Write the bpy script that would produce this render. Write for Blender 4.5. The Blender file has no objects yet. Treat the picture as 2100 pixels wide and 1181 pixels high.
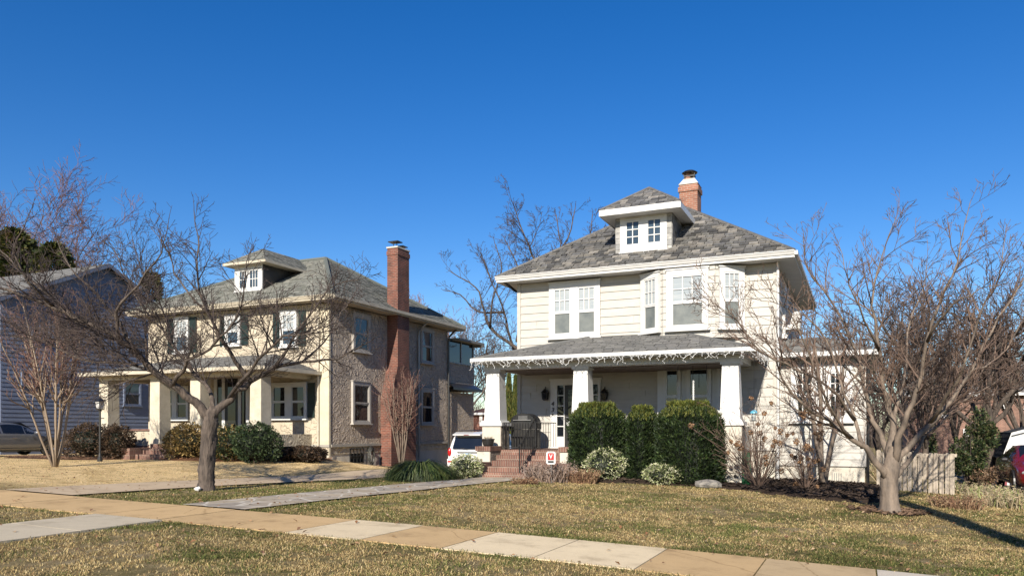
import bpy, math, random
import numpy as np
from mathutils import Vector, Matrix
rnd = random.Random(7)
SC = bpy.context.scene
COL = SC.collection
# ---------------------------------------------------------------- site survey
# Site axes: +x runs right along the street, +y runs from the street into the lots.
ANG = math.radians(24.3); CA, SA = math.cos(ANG), math.sin(ANG)
FOC, CX, HY, EYE = 1580.0, 1050.0, 881.0, 1.45
def ray(px, py):
    X = (px-CX)/FOC
    return X*CA-SA, X*SA+CA, (HY-py)/FOC
def on_y(px, py, y):            # survey a point of a plane parallel to the street
    a, b, c = ray(px, py); k = y/b
    return a*k, c*k+EYE
def on_x(px, py, x):            # survey a point of a plane running into the lots
    a, b, c = ray(px, py); k = x/a
    return b*k, c*k+EYE
def at_d(px, py, d):
    a, b, c = ray(px, py)
    return Vector((a*d, b*d, c*d+EYE))
CTRL = [(-45,0,-.9),(-30,0,-1.1),(-15,0,-1.3),(0,0,-1.6),(15,0,-2.0),(-45,9,-.75),(-25,9,-1.02),(-15.6,9.5,-1.2),
 (-12.6,9.5,-1.27),(-4.4,9,-1.45),(.7,9,-1.63),(10,9,-1.95),(-14.4,14,-1.3),(-14.4,19,-1.44),(-14,26.6,-1.78),(-14,40,-2.0),
 (-18.7,24.2,-1.12),(-18.67,27,-1.58),(-25,21,-1.12),(-30,21,-1.13),(-40,22,-1.1),(-23.3,16.4,-1.13),(-9,20,-1.37),(-6,19.5,-1.38),
 (-3,20,-1.46),(-1,24,-1.55),(.5,16.8,-1.62),(2.3,23.3,-1.72),(4.3,29,-1.95),(-6,15,-1.42),(12,20,-2.0),(-30,40,-1.4),(10,45,-2.2),(-45,45,-1.2)]
_c = np.array(CTRL, float); _P = _c[:, :2]; _n = len(_P)
def _k(r2): return np.where(r2 > 1e-9, 0.5*r2*np.log(np.maximum(r2, 1e-9)), 0)
_K = _k(((_P[:, None]-_P[None])**2).sum(-1)) + np.eye(_n)*2.0
_A = np.zeros((_n+3, _n+3)); _A[:_n, :_n] = _K; _A[:_n, _n] = 1; _A[:_n, _n+1:] = _P; _A[_n:, :_n] = _A[:_n, _n:].T
_W = np.linalg.solve(_A, np.concatenate([_c[:, 2], np.zeros(3)]))
def G(x, y):
    x = np.clip(np.asarray(x, float), -45, 15); y = np.clip(np.asarray(y, float), -4, 45)
    sh = x.shape; q = np.stack([x.ravel(), y.ravel()], 1); out = np.empty(len(q))
    for i in range(0, len(q), 20000):
        c = q[i:i+20000]
        out[i:i+20000] = _k(((c[:, None]-_P[None])**2).sum(-1))@_W[:_n]+_W[_n]+c@_W[_n+1:]
    return (out+EYE).reshape(sh)
def g(x, y): return float(G(np.array([x]), np.array([y]))[0])
def on_g(px, py):
    a, b, c = ray(px, py); k = 3.0
    while k < 90:
        if c*k+EYE < g(a*k, b*k): break
        k += .05
    return a*k, b*k, g(a*k, b*k)

# ---------------------------------------------------------------- materials
def _nt(name):
    m = bpy.data.materials.new(name); m.use_nodes = True
    nt = m.node_tree; b = nt.nodes['Principled BSDF']
    return m, nt, b
def ramp(nt, fac, stops):
    r = nt.nodes.new('ShaderNodeValToRGB'); e = r.color_ramp.elements
    while len(e) < len(stops): e.new(.5)
    for k, (p, c) in enumerate(stops): e[k].position = p; e[k].color = (*c, 1)
    nt.links.new(fac, r.inputs[0]); return r.outputs[0]
def noise(nt, vec, scale, detail=4, rough=.6):
    n = nt.nodes.new('ShaderNodeTexNoise'); n.inputs['Scale'].default_value = scale
    n.inputs['Detail'].default_value = detail; n.inputs['Roughness'].default_value = rough
    nt.links.new(vec, n.inputs['Vector']); return n.outputs['Fac']
def mapped(nt, vec, sc):
    m = nt.nodes.new('ShaderNodeMapping'); m.inputs['Scale'].default_value = sc
    nt.links.new(vec, m.inputs['Vector']); return m.outputs[0]
def bump(nt, b, h, strength, dist=.02):
    u = nt.nodes.new('ShaderNodeBump'); u.inputs['Strength'].default_value = strength; u.inputs['Distance'].default_value = dist
    nt.links.new(h, u.inputs['Height']); nt.links.new(u.outputs[0], b.inputs['Normal'])
def mixc(nt, f, a, b_, mode='MIX'):
    x = nt.nodes.new('ShaderNodeMix'); x.data_type = 'RGBA'; x.blend_type = mode
    for s, v in ((x.inputs[0], f), (x.inputs[6], a), (x.inputs[7], b_)):
        if hasattr(v, 'is_linked') or hasattr(v, 'links'): nt.links.new(v, s)
        elif isinstance(v, (int, float)): s.default_value = v
        else: s.default_value = (*v, 1)
    return x.outputs[2]
KA = .74   # base colours scaled down so shade renders deeper at the raised exposure
def vary(t, r, a, b):
    k = r.uniform(a, b); return tuple(v*k for v in t)
def albedo(c, k=None): return tuple(v*(KA if k is None else k) for v in c)
def pm(name, c1, c2=None, scale=3, rough=.7, bmp=0, bscale=40, bdist=.02, metal=0, spec=.5, stretch=(1,1,1), coat=0):
    m, nt, b = _nt(name)
    b.inputs['Roughness'].default_value = rough; b.inputs['Metallic'].default_value = metal
    b.inputs['Specular IOR Level'].default_value = spec; b.inputs['Coat Weight'].default_value = coat
    co = nt.nodes.new('ShaderNodeTexCoord').outputs['Object']
    c2 = c2 or tuple(v*.85 for v in c1); c1, c2 = albedo(c1), albedo(c2)
    f = noise(nt, mapped(nt, co, stretch), scale, 6, .65)
    nt.links.new(ramp(nt, f, [(.35, c2), (.65, c1)]), b.inputs['Base Color'])
    if bmp: bump(nt, b, noise(nt, mapped(nt, co, stretch), bscale, 5), bmp, bdist)
    return m
def attr(name, rough=.8, amt=.25, scale=30, bmp=0, spec=.3, trans=0, k=.78):
    m, nt, b = _nt(name)
    a = nt.nodes.new('ShaderNodeAttribute'); a.attribute_name = 'tone'
    co = nt.nodes.new('ShaderNodeTexCoord').outputs['Object']
    f = noise(nt, co, scale, 5)
    v = ramp(nt, f, [(.3, (k*(1-amt),)*3), (.7, (k*(1+amt*.4),)*3)])
    nt.links.new(mixc(nt, 1.0, a.outputs['Color'], v, 'MULTIPLY'), b.inputs['Base Color'])
    b.inputs['Roughness'].default_value = rough; b.inputs['Specular IOR Level'].default_value = spec
    if trans:
        t = nt.nodes.new('ShaderNodeBsdfTranslucent'); nt.links.new(a.outputs['Color'], t.inputs[0])
        mx = nt.nodes.new('ShaderNodeMixShader'); mx.inputs[0].default_value = trans
        nt.links.new(b.outputs[0], mx.inputs[1]); nt.links.new(t.outputs[0], mx.inputs[2])
        nt.links.new(mx.outputs[0], nt.nodes['Material Output'].inputs[0])
    if bmp: bump(nt, b, f, bmp)
    return m
def brick(name, c1, c2, mortar, w=.21, h=.072, rough=.85, dirt=.5):
    m, nt, b = _nt(name); c1, c2, mortar = albedo(c1), albedo(c2), albedo(mortar)
    co = nt.nodes.new('ShaderNodeTexCoord').outputs['Object']
    s = nt.nodes.new('ShaderNodeSeparateXYZ'); nt.links.new(co, s.inputs[0])
    ad = nt.nodes.new('ShaderNodeMath'); nt.links.new(s.outputs[0], ad.inputs[0]); nt.links.new(s.outputs[1], ad.inputs[1])
    cb = nt.nodes.new('ShaderNodeCombineXYZ'); nt.links.new(ad.outputs[0], cb.inputs[0]); nt.links.new(s.outputs[2], cb.inputs[1])
    t = nt.nodes.new('ShaderNodeTexBrick'); nt.links.new(cb.outputs[0], t.inputs[0])
    t.inputs['Color1'].default_value = (*c1, 1); t.inputs['Color2'].default_value = (*c2, 1); t.inputs['Mortar'].default_value = (*mortar, 1)
    t.inputs['Scale'].default_value = 1; t.inputs['Brick Width'].default_value = w; t.inputs['Row Height'].default_value = h
    t.inputs['Mortar Size'].default_value = .008; t.inputs['Bias'].default_value = -.1
    d = ramp(nt, noise(nt, co, 2.2, 6), [(.3, (1-dirt,)*3), (.65, (1.05,)*3)])
    nt.links.new(mixc(nt, 1.0, t.outputs['Color'], d, 'MULTIPLY'), b.inputs['Base Color'])
    b.inputs['Roughness'].default_value = rough
    bump(nt, b, t.outputs['Fac'], -.6, .01)
    return m
WHITE = pm('white_paint', (.74,.735,.715), (.66,.655,.63), 2.5, .45, .05, 60)
CREAM = pm('cream_siding', (.55,.522,.47), (.475,.45,.40), 2.2, .6, .25, 90, .004, stretch=(1,1,6))
CREAMSHADE = CREAM
STUCCO = pm('smooth_stucco', (.66,.62,.53), (.54,.49,.41), 2.2, .85, .5, 50, .01)
def swirl(name, c1, c2, strength=.9):
    m, nt, b = _nt(name); c1, c2 = albedo(c1), albedo(c2)
    co = nt.nodes.new('ShaderNodeTexCoord').outputs['Object']
    n = nt.nodes.new('ShaderNodeTexNoise'); n.inputs['Scale'].default_value = 1.9; n.inputs['Detail'].default_value = 2.2; n.inputs['Distortion'].default_value = 2.2
    nt.links.new(co, n.inputs['Vector'])
    h = ramp(nt, n.outputs['Fac'], [(.42, (0,0,0)), (.5, (1,1,1)), (.58, (.35,.35,.35))])
    f = noise(nt, co, 1.1, 7)
    nt.links.new(ramp(nt, f, [(.3, c2), (.7, c1)]), b.inputs['Base Color'])
    b.inputs['Roughness'].default_value = .9
    bump(nt, b, h, strength, .04); return m
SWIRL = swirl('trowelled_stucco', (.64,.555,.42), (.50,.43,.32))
SWIRLG = swirl('shaded_stucco', (.56,.465,.37), (.41,.34,.27), 1.0)  # darker copy of the front stucco; the side wall's shade is in its colour
BRICK = brick('chimney_brick', (.235,.07,.042), (.13,.045,.032), (.27,.19,.145))
BRICKO = brick('orange_brick', (.42,.165,.095), (.30,.11,.065), (.42,.34,.27), dirt=.4)
STEPB = brick('step_brick', (.25,.115,.08), (.17,.078,.058), (.34,.27,.21), w=.075, h=.21, dirt=.4)
STONE = pm('rough_stone', (.30,.26,.21), (.14,.12,.10), 5, .9, 1.0, 9, .05)
DARKG = pm('dark_glass', (.012,.015,.02), (.008,.01,.014), 2, .03, spec=.6)
BLUEG = pm('bluish_glass', (.06,.09,.12), (.03,.05,.07), 1.2, .04, spec=.6)
BLIND = pm('white_blind_behind_glass', (.46,.48,.475), (.33,.37,.38), 6, .12, spec=.6, stretch=(.2,.2,4), coat=.5)
SCREEN = pm('insect_screen', (.20,.215,.20), (.13,.145,.14), 3, .35, spec=.5)
BLACK = pm('black_metal', (.015,.015,.016), (.03,.028,.025), 8, .4)
DGREEN = pm('dark_green_paint', (.011,.03,.024), (.008,.02,.017), 4, .5)
GREYMET = pm('grey_metal', (.35,.35,.34), (.25,.25,.25), 5, .45, metal=.3)
SLATE = attr('roof_slate', .65, .45, 9, .3, .4, 0, .70)
SHING = attr('asphalt_shingle', .95, .35, 60, .3, .2)
LEAF = attr('leaf', .6, .15, 8, 0, .35, .2)
BLADE = attr('grass_blade', .8, .1, 5, 0, .15, .25, .85)
BARKD = pm('grey_brown_bark', (.15,.115,.09), (.04,.03,.024), 14, .9, 1.0, 28, .03, stretch=(1,1,.25))
BARKT = pm('tan_smooth_bark', (.28,.215,.16), (.10,.078,.06), 7, .8, .5, 18, .01, stretch=(1,1,.3))
BARKP = pm('pale_smooth_bark', (.38,.30,.22), (.20,.145,.10), 4, .75, .4, 20, .01, stretch=(1,1,.2))
TWIGD = pm('dark_twig', (.075,.052,.044), (.035,.025,.022), 3, .9)
TWIGT = pm('tan_twig', (.19,.125,.09), (.085,.055,.042), 3, .9)
TWIGP = pm('reddish_twig', (.24,.13,.095), (.13,.075,.06), 3, .9)
RUBBER = pm('tyre_rubber', (.02,.02,.02), (.035,.033,.03), 10, .85)
CHROME = pm('alloy', (.6,.6,.62), (.5,.5,.52), 3, .25, metal=1)
WOODG = pm('weathered_board', (.54,.46,.36), (.25,.20,.155), 5, .85, .6, 30, .006, stretch=(4,4,.35))
FLAG = None

# ---------------------------------------------------------------- mesh building
class M:
    def __init__(s): s.v = []; s.f = []; s.t = []
    def add(s, vs, fs, tone=None):
        b = len(s.v); s.v += [tuple(p) for p in vs]
        for f in fs: s.f.append([b+i for i in f]); s.t.append(tone)
        return s
    def quad(s, a, b, c, d, tone=None): return s.add([a, b, c, d], [(0, 1, 2, 3)], tone)
    def box(s, x0, x1, y0, y1, z0, z1, tone=None):
        return s.add([(x0,y0,z0),(x1,y0,z0),(x1,y1,z0),(x0,y1,z0),(x0,y0,z1),(x1,y0,z1),(x1,y1,z1),(x0,y1,z1)],
            [(0,3,2,1),(4,5,6,7),(0,1,5,4),(1,2,6,5),(2,3,7,6),(3,0,4,7)], tone)
    def fbox(s, fr, u0, u1, n0, n1, z0, z1, tone=None):
        vs = []
        for z in (z0, z1):
            for u, n in ((u0, n0), (u1, n0), (u1, n1), (u0, n1)): vs.append(fr(u, n, z))
        return s.add(vs, [(0,1,2,3),(4,7,6,5),(0,4,5,1),(1,5,6,2),(2,6,7,3),(3,7,4,0)], tone)
    def frus(s, cx, cy, z0, z1, w0, w1, tone=None):
        vs = [(cx+a*w, cy+b*w, z) for z, w in ((z0, w0/2), (z1, w1/2)) for a, b in ((-1,-1),(1,-1),(1,1),(-1,1))]
        return s.add(vs, [(0,3,2,1),(4,5,6,7),(0,1,5,4),(1,2,6,5),(2,3,7,6),(3,0,4,7)], tone)
    def tube(s, pts, r0, r1=None, n=8, tone=None, cap=True, radii=None):
        r1 = r0 if r1 is None else r1; pts = [Vector(p) for p in pts]; k = len(pts); vs = []; fs = []
        d = (pts[-1]-pts[0]); 
        ref = Vector((0,0,1)) if abs(d.normalized().z) < .9 else Vector((1,0,0))
        for i, p in enumerate(pts):
            dd = (pts[min(i+1, k-1)]-pts[max(i-1, 0)])
            if dd.length < 1e-9: dd = d
            dd.normalize(); a = dd.cross(ref)
            if a.length < 1e-4: a = dd.cross(Vector((0,1,0)))
            a.normalize(); b = a.cross(dd)
            r = radii[i] if radii else r0+(r1-r0)*i/max(1, k-1)
            for j in range(n):
                w = 2*math.pi*j/n; vs.append(p+a*(r*math.cos(w))+b*(r*math.sin(w)))
        for i in range(k-1):
            for j in range(n):
                j2 = (j+1) % n; fs.append((i*n+j, i*n+j2, (i+1)*n+j2, (i+1)*n+j))
        if cap and n > 3: fs.append(tuple(range(n-1, -1, -1))); fs.append(tuple((k-1)*n+j for j in range(n)))
        return s.add(vs, fs, tone)
    def gnarl(s, b0, amt, seed=1, fr=9):
        r = random.Random(seed)
        for i in range(b0, len(s.v)):
            x, y, z = s.v[i]; k = amt*(math.sin(x*fr*2.3+z*fr)+math.sin(y*fr*3.1-z*fr*1.7)+math.sin((x+y)*fr*4-z*fr*.6))*.33+r.gauss(0, amt*.25)
            s.v[i] = (x+k, y+k*.6, z)
        return s
    def ring(s, c, prof, n=20, tone=None):   # lathe around z at c; prof = [(r,z)...]
        vs = []; fs = []
        for r, z in prof:
            for j in range(n):
                w = 2*math.pi*j/n; vs.append((c[0]+r*math.cos(w), c[1]+r*math.sin(w), c[2]+z))
        for i in range(len(prof)-1):
            for j in range(n):
                j2 = (j+1) % n; fs.append((i*n+j, i*n+j2, (i+1)*n+j2, (i+1)*n+j))
        fs.append(tuple(range(n-1, -1, -1))); fs.append(tuple((len(prof)-1)*n+j for j in range(n)))
        return s.add(vs, fs, tone)
    def blob(s, c, r, seg=10, ring=6, tone=None, rough=0, rr=None):
        rr = rr or rnd; vs = []; fs = []
        for i in range(ring+1):
            th = math.pi*i/ring
            for j in range(seg):
                w = 2*math.pi*j/seg; q = 1+rr.uniform(-rough, rough)
                vs.append((c[0]+r[0]*q*math.sin(th)*math.cos(w), c[1]+r[1]*q*math.sin(th)*math.sin(w), c[2]+r[2]*q*math.cos(th)))
        for i in range(ring):
            for j in range(seg): j2 = (j+1) % seg; fs.append((i*seg+j, (i+1)*seg+j, (i+1)*seg+j2, i*seg+j2))
        return s.add(vs, fs, tone)
    def build(s, name, mat, parent=None, origin=None, smooth=False, bevel=0, tones=None):
        me = bpy.data.meshes.new(name)
        o = origin
        if parent is not None:
            r = parent
            while r.parent: r = r.parent
            o = tuple(r.location)
        if o is None: o = (0, 0, 0)
        me.from_pydata([(p[0]-o[0], p[1]-o[1], p[2]-o[2]) for p in s.v], [], s.f)
        if any(t is not None for t in s.t):
            at = me.color_attributes.new('tone', 'FLOAT_COLOR', 'CORNER')
            buf = []
            for f, t in zip(s.f, s.t): buf += list((*(t or (.5,.5,.5)), 1))*len(f)
            at.data.foreach_set('color', buf)
        me.materials.append(mat)
        if smooth: me.polygons.foreach_set('use_smooth', [True]*len(me.polygons))
        me.update()
        ob = bpy.data.objects.new(name, me); COL.objects.link(ob)
        if parent is not None: ob.parent = parent
        else: ob.location = o
        if bevel:
            bv = ob.modifiers.new('bevel', 'BEVEL'); bv.width = bevel; bv.segments = 2; bv.limit_method = 'ANGLE'
        return ob
def tag(o, label, cat, group=None):
    o['label'] = label; o['category'] = cat
    if group: o['group'] = group
    return o
def empty(name, loc, label, cat, group=None):
    o = bpy.data.objects.new(name, None); COL.objects.link(o); o.location = loc; o.empty_display_size = .2
    return tag(o, label, cat, group)
def struct(o, kind='structure'): o['kind'] = kind; return o
def frame_y(y):                 # a wall facing the street at depth y; u is x
    return lambda u, n, z: (u, y-n, z)
def frame_x(x):                 # a wall facing +x; u is y
    return lambda u, n, z: (x+n, u, z)
def frame_g(p, q):              # wall from p to q (plan), outward normal to the street side; u from 0
    d = Vector((q[0]-p[0], q[1]-p[1])).normalized()
    return lambda u, n, z: (p[0]+d.x*u+d.y*n, p[1]+d.y*u-d.x*n, z)
def dup_tree(o, parent=None, loc=None, rot=None):
    c = o.copy(); COL.objects.link(c); c.parent = parent
    if loc is not None: c.location = loc
    if rot is not None: c.rotation_euler = rot
    for ch in [x for x in bpy.data.objects if x.parent == o]: dup_tree(ch, c)
    return c

# ---------------------------------------------------------------- shared building parts
def siding(m, fr, u0, u1, z0, z1, exp=.25, lip=.038, joint=0, seed=1):
    z = z0; r = random.Random(seed)
    while z < z1-.01:
        zt = min(z+exp, z1)
        m.add([fr(u0, lip, z), fr(u1, lip, z), fr(u1, .004, zt), fr(u0, .004, zt)], [(0, 1, 2, 3)])
        m.add([fr(u0, 0, z), fr(u1, 0, z), fr(u1, lip, z), fr(u0, lip, z)], [(0, 1, 2, 3)])
        if joint:
            u = u0+r.uniform(.2, joint)
            while u < u1-.1:
                m.fbox(fr, u, u+.006, 0, lip+.001, z+.01, zt-.01); u += joint*r.uniform(.8, 1.2)
        z = zt
def window(house, fr, u0, u1, z0, z1, nl=1, cw=.11, split=.5, up=(2, 2), low=None, pu=None, pl=None, frm=None, mull=None, sill=True, label=None, proud=.10):
    """u0..u1, z0..z1 outer casing; nl lights side by side"""
    pu = pu or DARKG; pl = pl or DARKG; frm = frm or WHITE; mull = cw*1.3 if mull is None else mull
    m = M(); n1 = proud
    m.fbox(fr, u0, u0+cw, .0, n1, z0, z1); m.fbox(fr, u1-cw, u1, .0, n1, z0, z1)
    m.fbox(fr, u0+cw, u1-cw, 0, n1, z1-cw*1.15, z1); m.fbox(fr, u0+cw, u1-cw, 0, n1, z0, z0+cw*.7)
    m.fbox(fr, u0-.03, u1+.03, 0, n1+.03, z1, z1+.035)
    W = (u1-u0-2*cw-(nl-1)*mull)/nl; lights = []
    for k in range(nl):
        a = u0+cw+k*(W+mull); lights.append((a, a+W))
        if k: m.fbox(fr, a-mull, a, 0, n1, z0+cw*.7, z1-cw*1.15)
    w = m.build('window', frm, house)
    if label: w['label'] = label
    if sill:
        M().fbox(fr, u0-.05, u1+.05, 0, n1+.06, z0-.05, z0).build('sill', frm, w)
    sa = M(); zb, zt = z0+cw*.7, z1-cw*1.15; zm = zb+(zt-zb)*(1-split) if split else zb
    for a, b in lights:
        def sash(za, zz, n, grid):
            st = .042
            sa.fbox(fr, a, a+st, .03, n, za, zz); sa.fbox(fr, b-st, b, .03, n, za, zz)
            sa.fbox(fr, a+st, b-st, .03, n, zz-st, zz); sa.fbox(fr, a+st, b-st, .03, n, za, za+st)
            if grid:
                for i in range(1, grid[0]):
                    x = a+st+(b-a-2*st)*i/grid[0]; sa.fbox(fr, x-.013, x+.013, .048, n-.006, za+st, zz-st)
                for i in range(1, grid[1]):
                    z = za+st+(zz-za-2*st)*i/grid[1]; sa.fbox(fr, a+st, b-st, .049, n-.008, z-.013, z+.013)
            return (a+st, b-st, za+st, zz-st)
        c = sash(zm if split else zb, zt, .085, up); M().fbox(fr, c[0], c[1], .034, .047, c[2], c[3]).build('pane', pu, w)
        if split: c = sash(zb, zm, .075, low); M().fbox(fr, c[0], c[1], .034, .045, c[2], c[3]).build('pane', pl, w)
    sa.build('sash', frm, w)
    return w
SLATES = [(.21,.205,.19),(.15,.147,.14),(.25,.24,.22),(.085,.083,.08),(.36,.335,.295),(.19,.187,.183),(.23,.215,.195),(.17,.166,.16),(.28,.262,.235),(.12,.118,.114)]
SHGREY = [(.20,.195,.185),(.165,.163,.157),(.235,.23,.215),(.185,.183,.173)]
SHGREEN = [(.27,.27,.235),(.22,.225,.195),(.30,.295,.26),(.245,.245,.215),(.18,.185,.16)]
def courses(m, poly, course, w, pal, lift=.018, seed=3, jit=.15):
    gap = .009 if lift > .015 else .002
    """cover one roof plane with slates; poly[0]->poly[1] is the eave"""
    r = random.Random(seed); P = [Vector(p) for p in poly]
    U = (P[1]-P[0]).normalized(); N = U.cross(P[-1]-P[0]).normalized()
    if N.z < 0: N = -N
    V = N.cross(U); V = V if V.z > 0 else -V
    q = [((p-P[0]).dot(U), (p-P[0]).dot(V)) for p in P]; vmax = max(b for a, b in q)
    m.add([p for p in P], [tuple(range(len(P)))], tuple(c*.22 for c in pal[0]))
    def ext(v):
        xs = []
        for i in range(len(q)):
            (a, b), (c, d) = q[i], q[(i+1) % len(q)]
            if abs(b-d) < 1e-7:
                if abs(b-v) < 1e-4: xs += [a, c]
            elif min(b, d)-1e-6 <= v <= max(b, d)+1e-6: xs.append(a+(c-a)*(v-b)/(d-b))
        return (min(xs), max(xs)) if xs else (0, 0)
    v = 0; row = 0
    while v < vmax-.02:
        v1 = min(v+course*1.12, vmax); l0, r0 = ext(v+1e-5); l1, r1 = ext(v1-1e-5)
        u = min(l0, l1)-w*r.random(); hi = max(r0, r1)
        while u < hi:
            ww = w*r.uniform(1-jit*2, 1+jit*2); a, b = u+gap, u+ww-gap
            c = lambda x, lo, hh: max(lo, min(hh, x))
            vb = v-course*r.uniform(0, .18)*jit*6 if row else v
            pts = [(c(a, l0, r0), vb), (c(b, l0, r0), vb), (c(b, l1, r1), v1), (c(a, l1, r1), v1)]
            u += ww
            if pts[1][0]-pts[0][0] < .01 and pts[2][0]-pts[3][0] < .01: continue
            li = lift*r.uniform(.6, 1.3); t = r.choice(pal); k = r.uniform(.85, 1.15); t = tuple(x*k for x in t)
            X = [P[0]+U*pu+V*pv+N*h for (pu, pv), h in zip(pts, (li, li, .004, .004))]
            B = [P[0]+U*pu+V*pv+N*.001 for (pu, pv) in pts[:2]]
            m.add(X+B, [(0, 1, 2, 3), (4, 5, 1, 0)], t)
        v += course; row += 1
def hip(x0, x1, y0, y1, z, zr, ra, rb):
    """planes of a hip roof with ridge ends ra, rb (plan points)"""
    A, B = (*ra, zr), (*rb, zr); c = [(x0,y0,z),(x1,y0,z),(x1,y1,z),(x0,y1,z)]
    return c, A, B
def capline(m, p, q, w=.11, h=.03, tone=(.2,.2,.19)):
    m.tube([Vector(p)+Vector((0,0,h*.4)), Vector(q)+Vector((0,0,h*.4))], w/2, w/2, 6, tone)
def eave(house, x0, x1, y0, y1, z, th=.14, mat=None, name='eave', gut=.10, sides='fblr'):
    mat = mat or WHITE
    m = M(); m.box(x0+.02, x1-.02, y0+.02, y1-.02, z-th, z-th+.025)
    e = m.build(name, mat, house)
    k = M()
    if 'f' in sides:
        k.box(x0, x1, y0-.015, y0+.015, z-th-.01, z)
        k.add([(x0-.02,y0-gut,z+.01),(x1+.02,y0-gut,z+.01),(x1+.02,y0-gut*.45,z-gut),(x0-.02,y0-gut*.45,z-gut),(x0-.02,y0-.016,z-gut),(x1+.02,y0-.016,z-gut),(x0-.02,y0-gut+.012,z+.01),(x1+.02,y0-gut+.012,z+.01)],
              [(0,3,2,1),(3,4,5,2),(0,1,7,6)])
        k.box(x0-.02, x1+.02, y0-gut-.006, y0-gut+.012, z-.008, z+.014)
    if 'b' in sides: k.box(x0, x1, y1-.015, y1+.015, z-th-.01, z)
    if 'r' in sides:
        k.box(x1-.015, x1+.016, y0+.016, y1-.016, z-th-.01, z)
        k.box(x1+.017, x1+gut, y0, y1, z-gut, z+.01)
    if 'l' in sides: k.box(x0-.016, x0+.015, y0+.016, y1-.016, z-th-.01, z)
    k.build('gutter', mat, e)
    return e
E = EYE
# ================================================================ MAIN HOUSE (cream, slate roof)
FY = 23.6; HX0, HX1, HY1 = -10.4, -2.22, 32.9
FLOOR = -.60+E
mh = empty('cream_house', (-6.3, FY, g(-6.3, FY)), 'cream clapboard house with slate hip roof and deep front porch', 'house')
fr = frame_y(FY)
def X(px, y=FY): return on_y(px, 800, y)[0]
def Z(px, py, y=FY): return on_y(px, py, y)[1]
m = M()
m.box(HX0, HX1, FY, HY1, FLOOR-.02, 4.86+E)
siding(m, fr, HX0+.07, HX1-.07, FLOOR, 4.86+E, .262, .03, 3.4, 7)
siding(m, frame_x(HX1), FY+.06, HY1, FLOOR, 4.86+E, .262, .03)
siding(m, lambda u, n, z: (HX0-n, u, z), FY+.06, HY1, FLOOR, 4.86+E, .262, .03)
m.build('wall', CREAM, mh)
for x0, x1 in ((HX0-.045, HX0+.075), (HX1-.075, HX1+.045)): M().box(x0, x1, FY-.05, FY+.06, FLOOR, 4.85+E).build('corner_board', CREAM, mh)
m = M(); m.box(HX0+.03, HX1-.03, FY+.03, HY1-.03, -2.4+E, FLOOR-.02); m.build('foundation', STUCCO, mh)
# roof
ex0, ex1, ey0, ey1, ez = -10.96, -1.69, 23.02, 33.5, 5.03+E
xm = (ex0+ex1)/2; rp = .69; rz = ez+rp*(ex1-ex0)/2
A = (xm, ey0+(ex1-ex0)/2, rz); B = (xm, ey1-(ex1-ex0)/2, rz)
m = M(); f0, f1, b1, b0 = (ex0,ey0,ez), (ex1,ey0,ez), (ex1,ey1,ez), (ex0,ey1,ez)
courses(m, [f0, f1, A], .19, .27, SLATES, .05, 1, .2); courses(m, [f1, b1, B, A], .19, .27, SLATES, .05, 2, .2)
courses(m, [b0, f0, A, B], .235, .36, SLATES, .03, 3); courses(m, [b1, b0, B], .3, .5, SLATES, .03, 4)
for p, q in ((f0, A), (f1, A), (b0, B), (b1, B), (A, B)): capline(m, p, q, .13, .03, (.17,.165,.155))
roof = m.build('roof', SLATE, mh)
eave(mh, ex0, ex1, ey0, ey1, ez, .16)
# chimney
cx, cy = -5.72, 28.7
m = M(); m.box(cx-.33, cx+.33, cy-.36, cy+.36, 7.0+E, 8.98+E); m.box(cx-.37, cx+.37, cy-.40, cy+.40, 8.72+E, 8.90+E)
ch = m.build('chimney', BRICKO, mh)
m = M(); m.add([(cx+a*w, cy+b*(w+.03), z) for z, w in ((8.98+E, .36), (9.22+E, .2)) for a, b in ((-1,-1),(1,-1),(1,1),(-1,1))],
    [(0,3,2,1),(4,5,6,7),(0,1,5,4),(1,2,6,5),(2,3,7,6),(3,0,4,7)]); m.build('chimney_crown', STUCCO, ch)
m = M(); m.ring((cx-.08, cy, 9.2+E), [(.12,0),(.12,.26)], 12); m.build('flue', BRICKO, ch)
m = M(); m.ring((cx-.02, cy, 9.46+E), [(.26,0),(.29,.03),(.2,.09),(.03,.12)], 14)
for a in (-1, 1): m.tube([(cx+a*.16-.02, cy-.1, 9.2+E), (cx+a*.2-.02, cy-.1, 9.47+E)], .02, n=5)
m.box(cx-.22, cx+.18, cy-.12, cy+.12, 9.34+E, 9.38+E)
m.build('chimney_cap', BLACK, ch)
# dormer
dy = 23.9; dx0, dx1 = -7.14, -5.33
dfr = frame_y(dy); dz0, dz1 = 5.55+E, 6.82+E
m = M()
m.add([(dx0,dy,dz0),(dx1,dy,dz0),(dx1,dy,dz1),(dx0,dy,dz1),(dx1,dy+2.1,dz1+.15),(dx0,dy+2.1,dz1+.15),(dx1,dy+2.1,dz1),(dx0,dy+2.1,dz1)],
      [(0,1,2,3),(1,6,2),(0,3,7)])
r_ = random.Random(5)
for side, xx in ((1, dx1), (-1, dx0)):
    for i in range(8):
        for j in range(7):
            y0_ = dy+.02+j*.3; z0_ = dz0-.02+i*.18
            if z0_ < 5.03+E+rp*(y0_-ey0)-.1: continue
            t = r_.choice(SLATES); m.box(min(xx, xx+side*.02*r_.uniform(.6, 1.2)), max(xx, xx+side*.02), y0_, y0_+.29, z0_, min(z0_+.19, dz1), t)
for k in range(7):
    for a in (dx0, dx1-.16): m.box(a+.005, a+.155, dy-.03, dy, dz0+.02+k*.18, dz0+.19+k*.18, r_.choice([(.40,.39,.37),(.33,.33,.32),(.46,.45,.42)]))
dm = m.build('dormer', SLATE, mh)
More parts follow.
